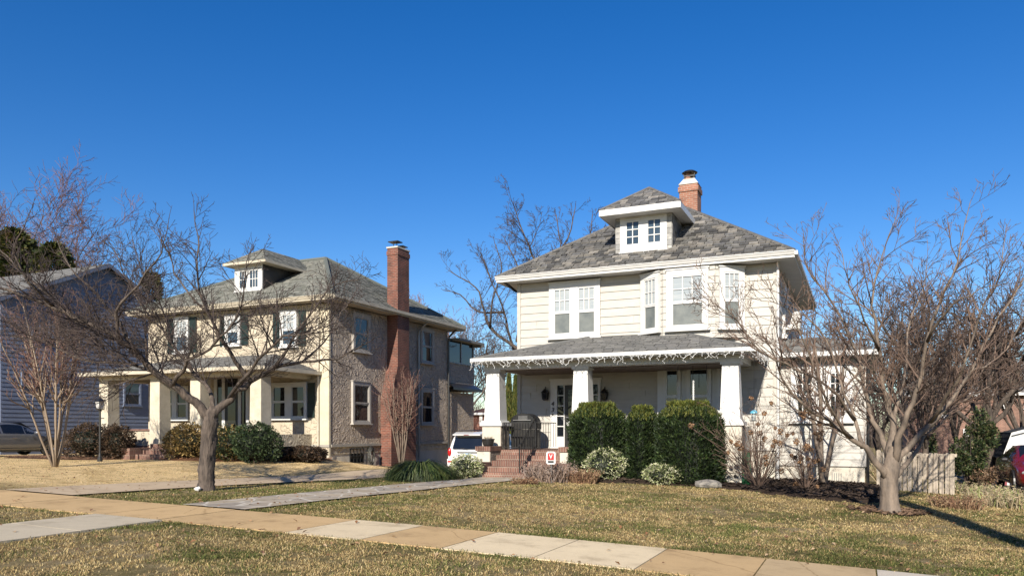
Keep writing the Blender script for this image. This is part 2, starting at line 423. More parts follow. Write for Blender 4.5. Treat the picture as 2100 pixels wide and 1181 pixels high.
w_ = window(dm, dfr, dx0+.16, dx1-.16, dz0+.07, dz1-.02, 2, .20, 0, (2, 3), None, BLUEG, None, WHITE, .30) if False else None
def dormer_window(dorm, fr, u0, u1, z0, z1, lights, zl0, zl1, grid, pane):
    """white board front with small casements; direct child of the dormer (sub-parts of the house)"""
    m = M(); n1 = .05; us = [u0]+[v for l in lights for v in l]+[u1]
    for i in range(0, len(us), 2): m.fbox(fr, us[i], us[i+1], 0, n1, z0, z1)
    for a, b in lights:
        m.fbox(fr, a, b, 0, n1, z0, zl0); m.fbox(fr, a, b, 0, n1, zl1, z1)
        m.fbox(fr, a-.07, b+.07, n1, n1+.035, zl1+.06, zl1+.09)
        for i in range(1, grid[0]): x = a+(b-a)*i/grid[0]; m.fbox(fr, x-.014, x+.014, .015, n1-.008, zl0, zl1)
        for i in range(1, grid[1]): z = zl0+(zl1-zl0)*i/grid[1]; m.fbox(fr, a, b, .016, n1-.010, z-.014, z+.014)
    m.fbox(fr, u0-.03, u1+.03, n1, n1+.04, z0-.03, z0+.03)
    m.build('window', WHITE, dorm)
    for a, b in lights: M().fbox(fr, a, b, .004, .018, zl0, zl1).build('pane', pane, dorm)
xw = lambda px: on_y(px, 480, dy)[0]
dormer_window(dm, dfr, dx0+.155, dx1-.155, dz0+.06, dz1-.0, [(xw(1286), xw(1310)), (xw(1330), xw(1354.5))], on_y(1300, 501, dy)[1], on_y(1300, 456, dy)[1], (2, 3), BLUEG)
q0, q1, qy, qz = -7.52, -4.96, 23.36, 6.92+E
qa = ((q0+q1)/2, qy+(q1-q0)/2, qz+.92); qb = ((q0+q1)/2, qy+3.6, qz+.92)
m = M(); courses(m, [(q0,qy,qz),(q1,qy,qz),qa], .19, .28, SLATES, .02, 11)
courses(m, [(q1,qy,qz),(q1,qy+3.2,qz),qb,qa], .19, .28, SLATES, .02, 12); courses(m, [(q0,qy+3.2,qz),(q0,qy,qz),qa,qb], .19, .28, SLATES, .02, 13)
for p, q in (((q0,qy,qz), qa), ((q1,qy,qz), qa), (qa, qb)): capline(m, p, q, .09, .02, (.17,.165,.16))
m.build('dormer_roof', SLATE, dm)
m = M(); m.box(q0+.02, q1-.02, qy+.02, qy+2.75, qz-.17, qz-.145)
m.box(q0, q1, qy-.012, qy+.012, qz-.18, qz+.005); m.box(q1-.012, q1+.012, qy+.013, qy+2.85, qz-.18, qz+.005); m.box(q0-.012, q0+.012, qy+.013, qy+2.85, qz-.18, qz+.005)
m.build('dormer_eave', WHITE, dm)
# upper windows
u0, u1 = X(1128), X(1232); zt, zb = Z(1180, 579), Z(1180, 692)
window(mh, fr, u0, u1, zb, zt, 2, .16, .52, (3, 2), None, BLIND, SCREEN, mull=.24, label='paired upper window with white blinds')
# canted bay on the upper floor
by = 23.12; B0, B1, B2, B3 = X(1313), -5.42, -3.88, X(1531)
bz0, bz1 = 2.72+E, 4.86+E
plan = [(B0, FY), (B1, by), (B2, by), (B3, FY)]
m = M(); n_ = 4
m.add([(*p, bz0) for p in plan]+[(*p, bz1) for p in plan], [(0,1,5,4),(1,2,6,5),(2,3,7,6),(0,3,2,1)])
for p, q, sd in ((plan[0], plan[1], 4), (plan[1], plan[2], 5), (plan[2], plan[3], 6)):
    L = math.dist(p, q); siding(m, frame_g(p, q), 0, L, bz0, bz1-.12, .2, .025, .45, sd)
    m.fbox(frame_g(p, q), 0, L, 0, .035, bz1-.14, bz1-.01)
bay = m.build('bay', CREAM, mh)
for (p, q), lab in zip(((plan[0], plan[1]), (plan[1], plan[2]), (plan[2], plan[3])), 'lcr'):
    L = math.dist(p, q); f = frame_g(p, q)
    if lab == 'c': a, b = .12, L-.18
    else: a, b = .10, L-.10
    window(mh, f, a, b, on_y(1410, 676, by)[1], on_y(1410, 553, by)[1], 1, .15 if lab == 'c' else .13, .53, (3, 2), None, BLIND, SCREEN)
# side wall windows
fs = frame_x(HX1)
for y0_ in (25.4, 29.5): window(mh, fs, y0_, y0_+1.0, 2.9+E, 4.5+E, 1, .12, .5, (3, 2))
# downspout on the front right corner and the one at the left rear
dx = X(1594.5)+.02
m = M(); m.tube([(dx, FY-.09, 4.9+E), (dx, FY-.1, 4.7+E), (dx, FY-.1, -1.45+E)], .04, .04, 6); m.build('downspout', WHITE, mh)
m = M(); m.tube([(HX0-.35, ey0+.1, ez-.12), (HX0-.2, FY+.15, ez-.35), (HX0-.07, FY+.3, ez-.42), (HX0-.07, FY+.3, -1.4+E)], .045, .045, 6); m.build('downspout', BLACK, mh)

# porch
PX0, PX1, PY = -10.55, -2.86, 21.15
pe0, pe1, pey, pez = -10.64, -2.52, 20.72, 2.13+E
ptop = 2.98+E; din = FY-pey
pr = M()
L1 = (pe0, pey, pez); R1 = (pe1, pey, pez); L2 = (pe0+din, FY, ptop); R2 = (pe1-din+.3, FY, ptop)
courses(pr, [L1, R1, R2, L2], .15, .3, SHGREY, .018, 21, .1)
courses(pr, [(pe0, FY, pez), L1, L2], .15, .3, SHGREY, .018, 22, .1); courses(pr, [R1, (pe1, FY, pez), R2], .15, .3, SHGREY, .018, 23, .1)
capline(pr, L1, L2, .1, .02, (.17,.17,.165)); capline(pr, R1, R2, .1, .02, (.17,.17,.165))
proof = pr.build('porch_roof', SHING, mh)
eave(proof, pe0, pe1, pey, FY-.03, pez, .14, name='porch_eave') if False else None
m = M(); m.box(pe0, pe1, pey-.015, pey+.015, pez-.13, pez); m.box(pe1-.015, pe1+.015, pey+.016, FY-.04, pez-.13, pez); m.box(pe0-.015, pe0+.015, pey+.016, FY-.04, pez-.13, pez)
m.box(pe0+.016, pe1-.016, pey+.016, FY-.04, pez-.12, pez-.09)
m.box(pe0-.04, pe1+.04, pey-.1, pey-.016, pez-.10, pez+.012); m.box(pe1+.016, pe1+.1, pey-.016, FY-.04, pez-.10, pez+.01); m.box(pe0-.1, pe0-.016, pey-.016, FY-.04, pez-.10, pez+.01)
m.build('gutter', WHITE, proof)
bz_ = on_y(1200, 749, PY)[1]
m = M(); m.box(PX0+.05, PX1-.05, PY+.04, PY+.40, bz_, pez-.125); m.box(PX0+.03, PX1-.03, PY+.02, PY+.42, bz_-.03, bz_+.04)
for x in (PX0+.05, PX1-.41): m.box(x, x+.36, PY+.43, FY-.04, bz_, pez-.125)
m.build('porch_beam', WHITE, mh)
m = M(); m.box(PX0+.43, PX1-.43, PY+.43, FY-.05, pez-.32, pez-.28); m.build('porch_ceiling', pm('darkened_ceiling_boards', (.16,.12,.09), (.11,.08,.06), 3, .7), mh)  # unseen ceiling coloured dark so less light bounces inside the porch
capz = on_y(1010, 873, PY)[1]
for cxx in (-10.23, -7.40, -3.17):
    cyy = PY+.29
    m = M(); m.frus(cxx, cyy, capz+.16, bz_-.05, .53, .42); m.box(cxx-.26, cxx+.26, cyy-.26, cyy+.26, bz_-.10, bz_-.031)
    c = m.build('porch_column', WHITE, mh)
    m = M(); m.frus(cxx, cyy, capz+.10, capz+.16, .66, .60); m.box(cxx-.37, cxx+.37, cyy-.37, cyy+.37, capz, capz+.10); m.build('column_base', WHITE, c)
    m = M(); gz = g(cxx, cyy)-.15; m.box(cxx-.31, cxx+.31, cyy-.31, cyy+.31, gz, capz-.002); pier = m.build('pier', STUCCO, mh)
    m = M(); m.box(cxx+.311, cxx+.33, cyy-.30, cyy+.30, gz, capz-.004); m.build('pier_stone_face', STONE, pier)
# porch floor and skirt
m = M(); m.box(-10.3, -2.9, PY+.05, FY-.035, FLOOR-.12, FLOOR-.001); m.build('porch_floor', STEPB, mh)
m = M(); m.box(-7.45, -2.95, PY+.10, PY+.34, -2.0+E, FLOOR+.62); m.box(-3.15, -2.92, PY+.6, FY-.05, -2.0+E, FLOOR+.70)
m.box(-10.25, -7.45, PY+.10, PY+.34, -2.0+E, FLOOR-.125)
m.build('porch_parapet', STUCCO, mh)
# steps (one unit of the house) and wing walls
sx0, sx1 = -9.92, -7.75; gz = g(-9, 19.8)
m = M(); nst = 5; rise = (FLOOR-gz)/nst
for i in range(nst-1):
    m.box(sx0, sx1, PY-.02-.31*(nst-1-i), PY+.06, gz-.2 if i == 0 else gz+rise*i, gz+rise*(i+1))
m.box(sx0, sx1, PY-.02, PY+.05, gz+rise*(nst-1), FLOOR-.002)
m.build('front_steps', STEPB, mh)
for x0_, x1_ in ((-10.36, -9.94), (-7.73, -7.31)):
    for y0_, y1_, zt_ in ((20.42, 21.16, on_y(1008, 915, 20.42)[1]), (19.86, 20.40, on_y(985, 948, 19.86)[1])):
        m = M(); m.box(x0_, x1_, y0_, y1_, g(x0_, y0_)-.2, zt_-.14); ww = m.build('wing_wall', STUCCO, mh)
        m = M(); m.box(x1_+.001 if x0_ < -9 else x0_-.02, x1_+.02 if x0_ < -9 else x0_-.001, y0_+.02, y1_-.02, g(x0_, y0_)-.2, zt_-.145); m.build('stone_face', STONE, ww)
        m = M(); m.box(x0_-.04, x1_+.04, y0_-.04, y1_-.003, zt_-.138, zt_); m.build('brick_cap', STEPB, ww)
# entrance
e0, e1 = X(1131), X(1233); zt = Z(1180, 779); 
s0a, s0b, s1a, s1b = X(1144.5), X(1158), X(1214), X(1228); d0, d1 = X(1160), X(1211)
m = M()
for a, b in ((e0, s0a), (s0b, d0), (d1, s1a), (s1b, e1)): m.fbox(fr, a, b, .0, .10, FLOOR, zt-.16)
m.fbox(fr, e0, e1, 0, .105, zt-.16, zt); m.fbox(fr, e0-.04, e1+.04, 0, .12, zt, zt+.05)
for a, b in ((s0a, s0b), (s1a, s1b)):
    m.fbox(fr, a, b, 0, .08, FLOOR, FLOOR+.38)
    for k in range(1, 5): z = FLOOR+.38+(zt-.16-FLOOR-.38)*k/5; m.fbox(fr, a, b, .04, .075, z-.016, z+.016)
surround = m.build('door_surround', WHITE, mh)
M().fbox(fr, s0a, s0b, .036, .05, FLOOR+.38, zt-.16).build('sidelight', DARKG, surround); M().fbox(fr, s1a, s1b, .036, .05, FLOOR+.38, zt-.16).build('sidelight', DARKG, surround)
m = M(); m.fbox(fr, d0, d1, .004, .045, FLOOR+.01, zt-.17); dd = m.build('door', DGREEN, mh)
m = M(); 
for a, b in ((d0, d0+.1), (d1-.1, d1)): m.fbox(fr, a, b, .046, .075, FLOOR+.02, zt-.18)
m.fbox(fr, d0+.1, d1-.1, .046, .075, zt-.30, zt-.18); m.fbox(fr, d0+.1, d1-.1, .046, .075, FLOOR+.02, FLOOR+.25); m.build('storm_door', BLACK, dd)
m = M(); m.fbox(fr, d0+.1, d1-.1, .047, .055, FLOOR+.25, zt-.30); m.build('pane', DARKG, dd)
m = M(); m.tube([fr(d0+.05, .068, FLOOR+1.0), fr(d0+.05, .12, FLOOR+1.0), fr(d0+.16, .12, FLOOR+1.0)], .012, n=6); m.build('handle', GREYMET, dd)
def text(s, x, y, z, h, parent, mat, shear=0, ry=0):
    c = bpy.data.curves.new('house_number', 'FONT'); c.body = s; c.size = h*1.35; c.extrude = .006; c.shear = shear; c.offset = .004
    o = bpy.data.objects.new('house_number', c); COL.objects.link(o); c.materials.append(mat)
    me = bpy.data.meshes.new_from_object(o); bpy.data.objects.remove(o); o = bpy.data.objects.new('house_number', me); COL.objects.link(o)
    r = parent
    while r.parent: r = r.parent
    o.parent = parent; o.location = (x-r.location.x, y-r.location.y, z-r.location.z); o.rotation_euler = (math.radians(90), ry, 0); return o
tx = X(1132.5)
text('4', tx, FY-.112, Z(1135, 832), .15, mh, BLACK, .2); text('3', tx, FY-.112, Z(1135, 844.5), .15, mh, BLACK, .25)
m = M(); m.tube([(tx+.06, FY-.10, Z(1135, 850)), (tx+.06, FY-.115, Z(1135, 850))], .032, n=10); m.build('doorbell', BLACK, mh)
# porch triple window (flat projecting unit)
a0, a1 = X(1351), X(1502); zt, zb = Z(1400, 750), Z(1400, 872)
m = M(); m.box(a0, a1, FY-.18, FY-.001, FLOOR+.0, zt+.03); un = m.build('window_bay', WHITE, mh)
f2 = frame_y(FY-.181)
for (a, b) in ((1361, 1397), (1409, 1459), (1471, 1500)):
    window(mh, f2, X(a, FY-.18), X(b, FY-.18), zb, zt-.03, 1, .075, .5, (1, 1), None, DARKG, DARKG, sill=True)
m = M()
for (a, b) in ((1365, 1393), (1413, 1455), (1475, 1496)):
    for k in range(13):
        z = (zb+zt)/2+.05+k*.055
        m.fbox(f2, X(a)+.04, X(b)-.04, .027, .032, z, z+.018)
m.build('blind', GREYMET, un)

# annex
ay = 24.35; ax0, ax1 = HX1+.03, on_y(1775, 800, ay)[0]; az1 = 2.10+E
afr = frame_y(ay); afl = on_y(1700, 955, ay)[1]
m = M(); m.box(ax0, ax1, ay, 31.5, afl-.02, az1); siding(m, afr, ax0, ax1-.05, afl, az1, .2, .028); siding(m, frame_x(ax1), ay+.01, 31.5, afl, az1, .2, .05)
m.box(ax1-.05, ax1+.02, ay-.035, ay+.03, afl, az1)
an = m.build('side_wing_wall', CREAM, mh)
m = M(); m.box(ax0, ax1-.02, ay+.04, 31.5, -2.6+E, afl-.02); m.build('foundation', STUCCO, an)
m = M()
vx = on_y(1706, 960, ay)[0]
for i in range(5): m.box(vx+i*.06, vx+i*.06+.02, ay+.005, ay+.035, afl-.42, afl-.2)
m.build('vent', GREYMET, an)
m = M(); z_ = on_y(1700, 722, 24.0)[1]
ox1 = on_y(1797, 720, 23.85)[0]
P4 = [(ax0, 23.85, z_), (ox1, 23.85, z_), (ox1, 32.0, z_), (ax0, 32.0, z_)]
ar = M(); courses(ar, [P4[0], P4[1], (ox1-1.4, 25.7, z_+.62), (ax0, 25.7, z_+.62)], .15, .3, SHGREY, .018, 31, .1)
courses(ar, [P4[1], P4[2], (ax0+.2, 30.1, z_+.62), (ox1-1.4, 25.7, z_+.62)], .15, .3, SHGREY, .018, 32, .1)
ar.build('wing_roof', SHING, mh)
m.box(ax0, ox1, 23.75, 23.86, z_-.12, z_+.01); m.box(ox1-.0, ox1+.1, 23.87, 32, z_-.12, z_+.01); m.box(ax0, ox1-.01, 23.865, 31.9, z_-.13, z_-.10); m.build('wing_eave', WHITE, mh)
w0, w1 = on_y(1622, 800, ay)[0], on_y(1748, 800, ay)[0]
window(mh, afr, w0, w1, on_y(1690, 864, ay)[1], on_y(1690, 750, ay)[1], 2, .17, .5, (3, 2), (3, 1), DARKG, DARKG, mull=.45, label='paired window of the single-storey side wing')
m = M(); m.tube([(ax1+.06, ay-.05, z_-.1), (ax1+.06, ay-.05, .9+E), (ax1+.06, ay+.2, .5+E), (ax1+.06, ay+.2, -1.6+E)], .05, n=6); m.build('downspout', BLACK, an)
m = M(); m.box(HX1+.02, HX1+.5, 26.0, 26.8, 3.2+E, 3.75+E); m.build('air_conditioner', WHITE, mh)

# ================================================================ LEFT HOUSE (stucco, green shutters)
LY = 24.2; LX0, LX1, LYB = -28.4, -18.67, 33.6; LF = -.55+E
lh = empty('stucco_house', (-23.5, LY, g(-23.5, LY)), 'tan stucco house with green shutters and tall brick side chimney', 'house')
lf = frame_y(LY); ls = frame_x(LX1)
def LXp(px, y=LY): return on_y(px, 800, y)[0]
def LZp(px, py, y=LY): return on_y(px, py, y)[1]
m = M(); m.box(LX0, LX1-.021, LY, LYB, LF-.4, 4.9+E); m.build('wall', SWIRL, lh)
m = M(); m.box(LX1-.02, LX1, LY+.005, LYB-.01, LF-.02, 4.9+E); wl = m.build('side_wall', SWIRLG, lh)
m = M(); m.box(LX0+.02, LX1-.06, LY+.06, LYB, -3.0+E, LF-.401); m.box(LX1-.07, LX1-.05, LY+.06, LYB, -3.0+E, LF-.1)
m.build('foundation', STUCCO, lh)
m = M(); m.box(LX1+.001, LX1+.05, LY+.1, LYB, LF-.12, LF-.02); m.box(LX0, LX1+.03, LY-.04, LY-.001, LF-.12, LF-.02); m.build('water_table', pm('band_paint', (.42,.39,.34), None, 3, .8), lh)
m = M(); m.box(LX1-.55, LX1+.012, LY-.022, LY-.001, LF-.02, 4.85+E); m.box(LX1+.001, LX1+.022, LY-.022, LY+.07, LF-.5, 4.85+E); m.build('corner_board', pm('cream_trim', (.72,.64,.47), (.62,.54,.39), 2, .8), lh)
lx0, lx1, ly0, ly1, lz = -29.0, -18.05, 23.62, 34.2, 5.09+E
LA, LB = (-22.5, 28.9, 7.88+E), (-24.5, 28.9, 7.88+E)
f0, f1, b1, b0 = (lx0,ly0,lz), (lx1,ly0,lz), (lx1,ly1,lz), (lx0,ly1,lz)
m = M(); courses(m, [f0, f1, LA, LB], .17, .34, SHGREEN, .026, 41, .1); courses(m, [f1, b1, LA], .17, .34, SHGREEN, .026, 42, .1)
courses(m, [b0, f0, LB], .3, .4, SHGREEN, .01, 43); courses(m, [b1, b0, LB, LA], .3, .4, SHGREEN, .01, 44)
for p, q in ((f0, LB), (f1, LA), (b0, LB), (b1, LA), (LA, LB)): capline(m, p, q, .2, .03, (.15,.165,.15))
m.build('roof', SHING, lh)
LEAVE = pm('eave_paint', (.60,.54,.42), (.5,.44,.34), 3, .7)
eave(lh, lx0, lx1, ly0, ly1, lz, .15, LEAVE)
# chimney on the side wall
m = M(); cx0, cx1 = LX1+.004, -18.13
zt_ = 7.84+E; s1, s2 = on_x(790, 818, -18.3)[1], on_x(797, 750, -18.3)[1]
gz = g(-18.4, 28)-.3
def cpr(y0, y1, z0, Y0, Y1, z1):
    m.add([(cx0,y0,z0),(cx1,y0,z0),(cx1,y1,z0),(cx0,y1,z0),(cx0,Y0,z1),(cx1,Y0,z1),(cx1,Y1,z1),(cx0,Y1,z1)], [(0,3,2,1),(4,5,6,7),(0,1,5,4),(1,2,6,5),(2,3,7,6),(3,0,4,7)])
cpr(27.7, 29.7, gz, 27.7, 29.7, s1); cpr(27.7, 29.7, s1+.001, 28.2, 29.12, s2); cpr(28.2, 29.12, s2+.001, 28.2, 29.12, zt_)
m.box(cx0-.02, cx1+.03, 28.17, 29.15, zt_-.30, zt_-.12)
lch = m.build('chimney', BRICK, lh)
m = M(); m.box(cx0-.02, cx1+.02, 28.16, 29.16, zt_+.001, zt_+.06); m.build('chimney_crown', STUCCO, lch)
m = M()
for yy, h in ((28.42, .28), (28.85, .16)):
    m.box(cx0+.02, cx1-.02, yy-.2, yy+.2, zt_+h, zt_+h+.035)
    for a in (-.13, .13): m.tube([((cx0+cx1)/2, yy+a, zt_+.05), ((cx0+cx1)/2, yy+a, zt_+h)], .015, n=5)
m.build('chimney_cap', BLACK, lch)
# dormer
dy2 = 25.0; g0, g1 = -24.2, -22.66; gz0, gz1 = 5.75+E, 6.92+E; df2 = frame_y(dy2)
m = M(); m.add([(g0,dy2,gz0),(g1,dy2,gz0),(g1,dy2,gz1),(g0,dy2,gz1),(g1,dy2+2.3,gz1),(g0,dy2+2.3,gz1)], [(0,1,2,3),(1,4,2),(0,3,5)])
ld = m.build('dormer', BLACK, lh)
gx = lambda px: on_y(px, 570, dy2)[0]
dormer_window(ld, df2, g0+.02, g1-.02, gz0+.08, gz1, [(gx(493), gx(507)), (gx(514), gx(530))], on_y(510, 590, dy2)[1], on_y(510, 556, dy2)[1], (3, 2), BLUEG)
h0, h1, hy, hz = -24.5, -22.2, 24.6, 6.98+E
ha = ((h0+h1)/2, hy+(h1-h0)/2, hz+.78); hb = ((h0+h1)/2, hy+3.4, hz+.78)
m = M(); courses(m, [(h0,hy,hz),(h1,hy,hz),ha], .16, .3, SHGREEN, .022, 51, .1); courses(m, [(h1,hy,hz),(h1,hy+3,hz),hb,ha], .16, .3, SHGREEN, .022, 52, .1); courses(m, [(h0,hy+3,hz),(h0,hy,hz),ha,hb], .16, .3, SHGREEN, .022, 53, .1)
m.build('dormer_roof', SHING, ld)
m = M(); m.box(h0+.013, h1-.013, hy+.013, hy+2.6, hz-.08, hz-.06); m.box(h0, h1, hy-.012, hy+.012, hz-.09, hz+.005); m.box(h1-.012, h1+.012, hy+.013, hy+2.9, hz-.09, hz+.005); m.box(h0-.012, h0+.012, hy+.013, hy+2.9, hz-.09, hz+.005)
m.build('dormer_eave', LEAVE, ld)
# front windows with shutters
def shutter(house, fr, a, b, z0, z1):
    m = M(); m.fbox(fr, a, b, .01, .045, z0, z1)
    k = z0+.08
    while k < z1-.08:
        m.fbox(fr, a+.05, b-.05, .046, .056, k, k+.03); k += .06
    m.build('shutter', DGREEN, house)
for (sa, sb), (wa, wb), (sc, sd), (yt, yb) in (((345, 359), (360, 389), (390, 404), (652, 724)), ((452, 463), (464, 495), (496, 510), (648, 709)), ((561, 575), (577, 611), (613, 628), (639, 711))):
    z0_, z1_ = LZp((wa+wb)/2, yb), LZp((wa+wb)/2, yt)
    window(lh, lf, LXp(wa), LXp(wb), z0_, z1_, 1, .10, .5, (3, 2), None, BLIND, BLUEG)
    shutter(lh, lf, LXp(sa), LXp(sb), z0_, z1_); shutter(lh, lf, LXp(sc), LXp(sd), z0_, z1_)
z0_, z1_ = LZp(600, 856), LZp(600, 786)
window(lh, lf, LXp(558), LXp(631), z0_-.05, z1_, 2, .10, .5, (1, 1), None, DARKG, DARKG, mull=.3); shutter(lh, lf, LXp(632), LXp(646), z0_, z1_)
window(lh, lf, LXp(333), LXp(389), z0_-.05, z1_, 2, .10, .5, (1, 1), None, DARKG, DARKG, mull=.25)
# side windows
STF = pm('stone_trim', (.50,.47,.42), (.42,.39,.35), 4, .8)
for (pa, pb, yt, yb, pp) in ((721, 756, 645, 722, BLUEG), (720, 757, 783, 868, DARKG), (861, 887, 674, 745, BLUEG), (861, 887, 797, 870, DARKG)):
    ya, yb_ = on_x(pa, 800, LX1)[0], on_x(pb, 800, LX1)[0]; pm_ = (pa+pb)/2
    window(lh, ls, ya, yb_, on_x(pm_, yb, LX1)[1], on_x(pm_, yt, LX1)[1], 1, .12, .5, (1, 1), None, pp, DARKG, STF)
ya, yb_ = on_x(719, 900, LX1)[0], on_x(746, 900, LX1)[0]
m = M(); m.fbox(frame_x(LX1-.05), ya, yb_, .0, .02, on_x(732, 948, LX1)[1], on_x(732, 919, LX1)[1]); bw = m.build('basement_window', DARKG, lh)
m = M()
for i in range(5): y_ = ya+(yb_-ya)*i/4; m.fbox(frame_x(LX1-.05), y_-.012, y_+.012, .03, .05, on_x(732, 948, LX1)[1], on_x(732, 919, LX1)[1])
for i in range(3): z__ = on_x(732, 948-i*14, LX1)[1]; m.fbox(frame_x(LX1-.05), ya, yb_, .051, .065, z__-.012, z__+.012)
m.build('window_bars', BLACK, bw)
for pxx, mt in ((856, GREYMET), (917, BLACK)):
    y_ = on_x(pxx, 800, LX1)[0]; m = M(); m.tube([(LX1+.55, y_, 4.98+E), (LX1+.12, y_, 4.6+E), (LX1+.08, y_, 4.4+E), (LX1+.08, y_, -1.4+E)], .05, n=6); m.build('downspout', mt, lh)
# sun porch at the rear
RY1 = 36.5
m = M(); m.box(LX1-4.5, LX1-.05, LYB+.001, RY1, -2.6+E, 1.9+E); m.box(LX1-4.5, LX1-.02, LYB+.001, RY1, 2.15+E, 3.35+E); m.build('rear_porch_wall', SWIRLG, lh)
m = M(); m.add([(LX1-4.6, LYB+.001, 2.35+E), (LX1+.0, LYB+.001, 2.35+E), (LX1+.32, LYB+.001, 2.12+E), (LX1+.32, RY1+.3, 2.12+E), (LX1, RY1, 2.35+E), (LX1-4.6, RY1+.3, 2.12+E), (LX1-4.6, LYB+.001, 2.0+E), (LX1+.32, LYB+.001, 2.0+E), (LX1+.32, RY1+.3, 2.0+E), (LX1-4.6, RY1+.3, 2.0+E)],
    [(0,1,4,5),(1,2,3,4),(2,7,8,3),(6,9,8,7),(3,8,9,5)]); m.build('skirt_roof', BLACK, lh)
m = M()
for y_ in (LYB+.06, (LYB+RY1)/2, RY1-.1): m.box(LX1-.1, LX1-.0, y_-.05, y_+.05, 3.351+E, 4.5+E)
for x_ in (-1.5, -3, -4.4): m.box(LX1+x_-.05, LX1+x_+.05, RY1-.15, RY1-.05, 3.351+E, 4.5+E)
m.box(LX1-4.5, LX1+.03, RY1-.14, RY1+.02, 3.351+E, 3.42+E); m.box(LX1-.1, LX1+.03, LYB+.01, RY1-.15, 3.351+E, 3.42+E)
m.build('rear_porch_frame', GREYMET, lh)
m = M(); m.box(LX1-.06, LX1-.04, LYB+.12, RY1-.2, 3.43+E, 4.49+E); m.build('rear_porch_glass', DARKG, lh)
m = M(); m.box(LX1-4.7, LX1+.35, LYB+.62, RY1+.5, 4.5+E, 4.62+E); m.box(LX1-4.7, LX1+.35, RY1+.2, RY1+.5, 4.40+E, 4.499+E); m.build('rear_porch_roof', pm('grey_roofing', (.3,.29,.27), None, 3, .8), lh)
# front porch
lp0, lp1, lpy, lpz = -28.45, -19.08, 21.0, 2.24+E; ltop = 3.02+E; din = LY-lpy
m = M(); a_, b_, c_, d_ = (lp0, lpy, lpz), (lp1, lpy, lpz), (lp1-2.2, LY, ltop), (lp0+2.2, LY, ltop)
courses(m, [a_, b_, c_, d_], .15, .3, SHGREY, .018, 61, .1); courses(m, [b_, (lp1, LY, lpz), c_], .15, .3, SHGREY, .018, 62, .1); courses(m, [(lp0, LY, lpz), a_, d_], .15, .3, SHGREY, .018, 63, .1)
lpr = m.build('porch_roof', SHING, lh)
m = M(); m.box(lp0-.03, lp1+.03, lpy-.09, lpy+.01, lpz-.12, lpz+.012); m.box(lp1-.01, lp1+.09, lpy+.011, LY-.03, lpz-.12, lpz+.01); m.box(lp0-.09, lp0+.01, lpy+.011, LY-.03, lpz-.12, lpz+.01); m.box(lp0+.011, lp1-.011, lpy+.011, LY-.03, lpz-.13, lpz-.10)
m.build('gutter', LEAVE, lpr)
CT = pm('cream_column', (.66,.60,.48), (.52,.46,.35), 2.4, .85, .6, 20, .02)
zbm = on_y(540, 768, 21.4)[1]
m = M(); m.box(-27.95, -19.5, 21.42, 21.78, zbm, lpz-.131); m.box(-19.86, -19.5, 21.781, LY-.04, zbm, lpz-.131); m.box(-27.95, -27.6, 21.781, LY-.04, zbm, lpz-.131); m.build('porch_beam', CT, lh)
for k, cxx in enumerate((-27.65, -24.8, -22.7, -19.78)):
    m = M(); m.frus(cxx, 21.68, -1.6+E, zbm-.001, .56, .50); m.build('porch_column', CT, lh)
lfl = -.62+E
m = M(); m.box(-28.0, -19.5, 21.5, LY-.001, lfl-.15, lfl); m.build('porch_floor', STEPB, lh)
for a, b in ((-27.33, -25.12), (-22.38, -20.1)):
    pw = M().box(a, b, 21.55, 21.8, -1.9+E, lfl+.58).build('porch_parapet', SWIRL, lh)
    M().box(a, b, 21.5, 21.85, lfl+.581, lfl+.65).build('parapet_cap', STEPB, pw)
M().box(-27.95, -27.7, 21.99, LY-.01, -1.9+E, lfl+.58).build('porch_parapet', SWIRL, lh); M().box(-19.75, -19.5, 22.0, LY-.01, -1.9+E, lfl+.45).build('porch_parapet', SWIRL, lh)
m = M(); gz = g(-23.8, 20.4)
for i in range(3): m.box(-24.75, -22.95, 21.5-.33*(3-i), 21.49, gz+(0 if i else -.3)+.19*i, gz+.19*(i+1))
m.build('front_steps', STEPB, lh)
for a, b in ((-25.25, -24.8), (-22.9, -22.5)): M().box(a, b, 20.3, 21.3, gz-.3, gz+.42).build('step_wall', STEPB, lh)
# door
m = M(); a, b = LXp(441), LXp(512); zt = LZp(480, 752)
q = [LXp(v) for v in (441, 447, 457, 463, 490, 496, 506, 512)]
for i in (0, 2, 4, 6): m.fbox(lf, q[i], q[i+1], 0, .06, lfl, zt-.1)
m.fbox(lf, a, b, 0, .065, zt-.1, zt); ds = m.build('door_surround', WHITE, lh)
for i in (1, 5): M().fbox(lf, q[i], q[i+1], .004, .02, lfl+.4, zt-.1).build('sidelight', DARKG, ds)
m = M(); m.fbox(lf, q[3], q[4], .004, .03, lfl, zt-.1); dd = m.build('door', BLACK, lh)
m = M(); m.fbox(lf, q[3]+.15, q[4]-.15, .031, .04, lfl+.9, zt-.3); m.build('pane', DARKG, dd)
m = M(); dsx = LXp(655); m.tube([(dsx, LY-.5, 4.95+E), (dsx, LY-.12, 4.7+E), (dsx, LY-.08, 4.5+E), (dsx, LY-.08, -.9+E)], .045, n=6); m.build('downspout', CT, lh)

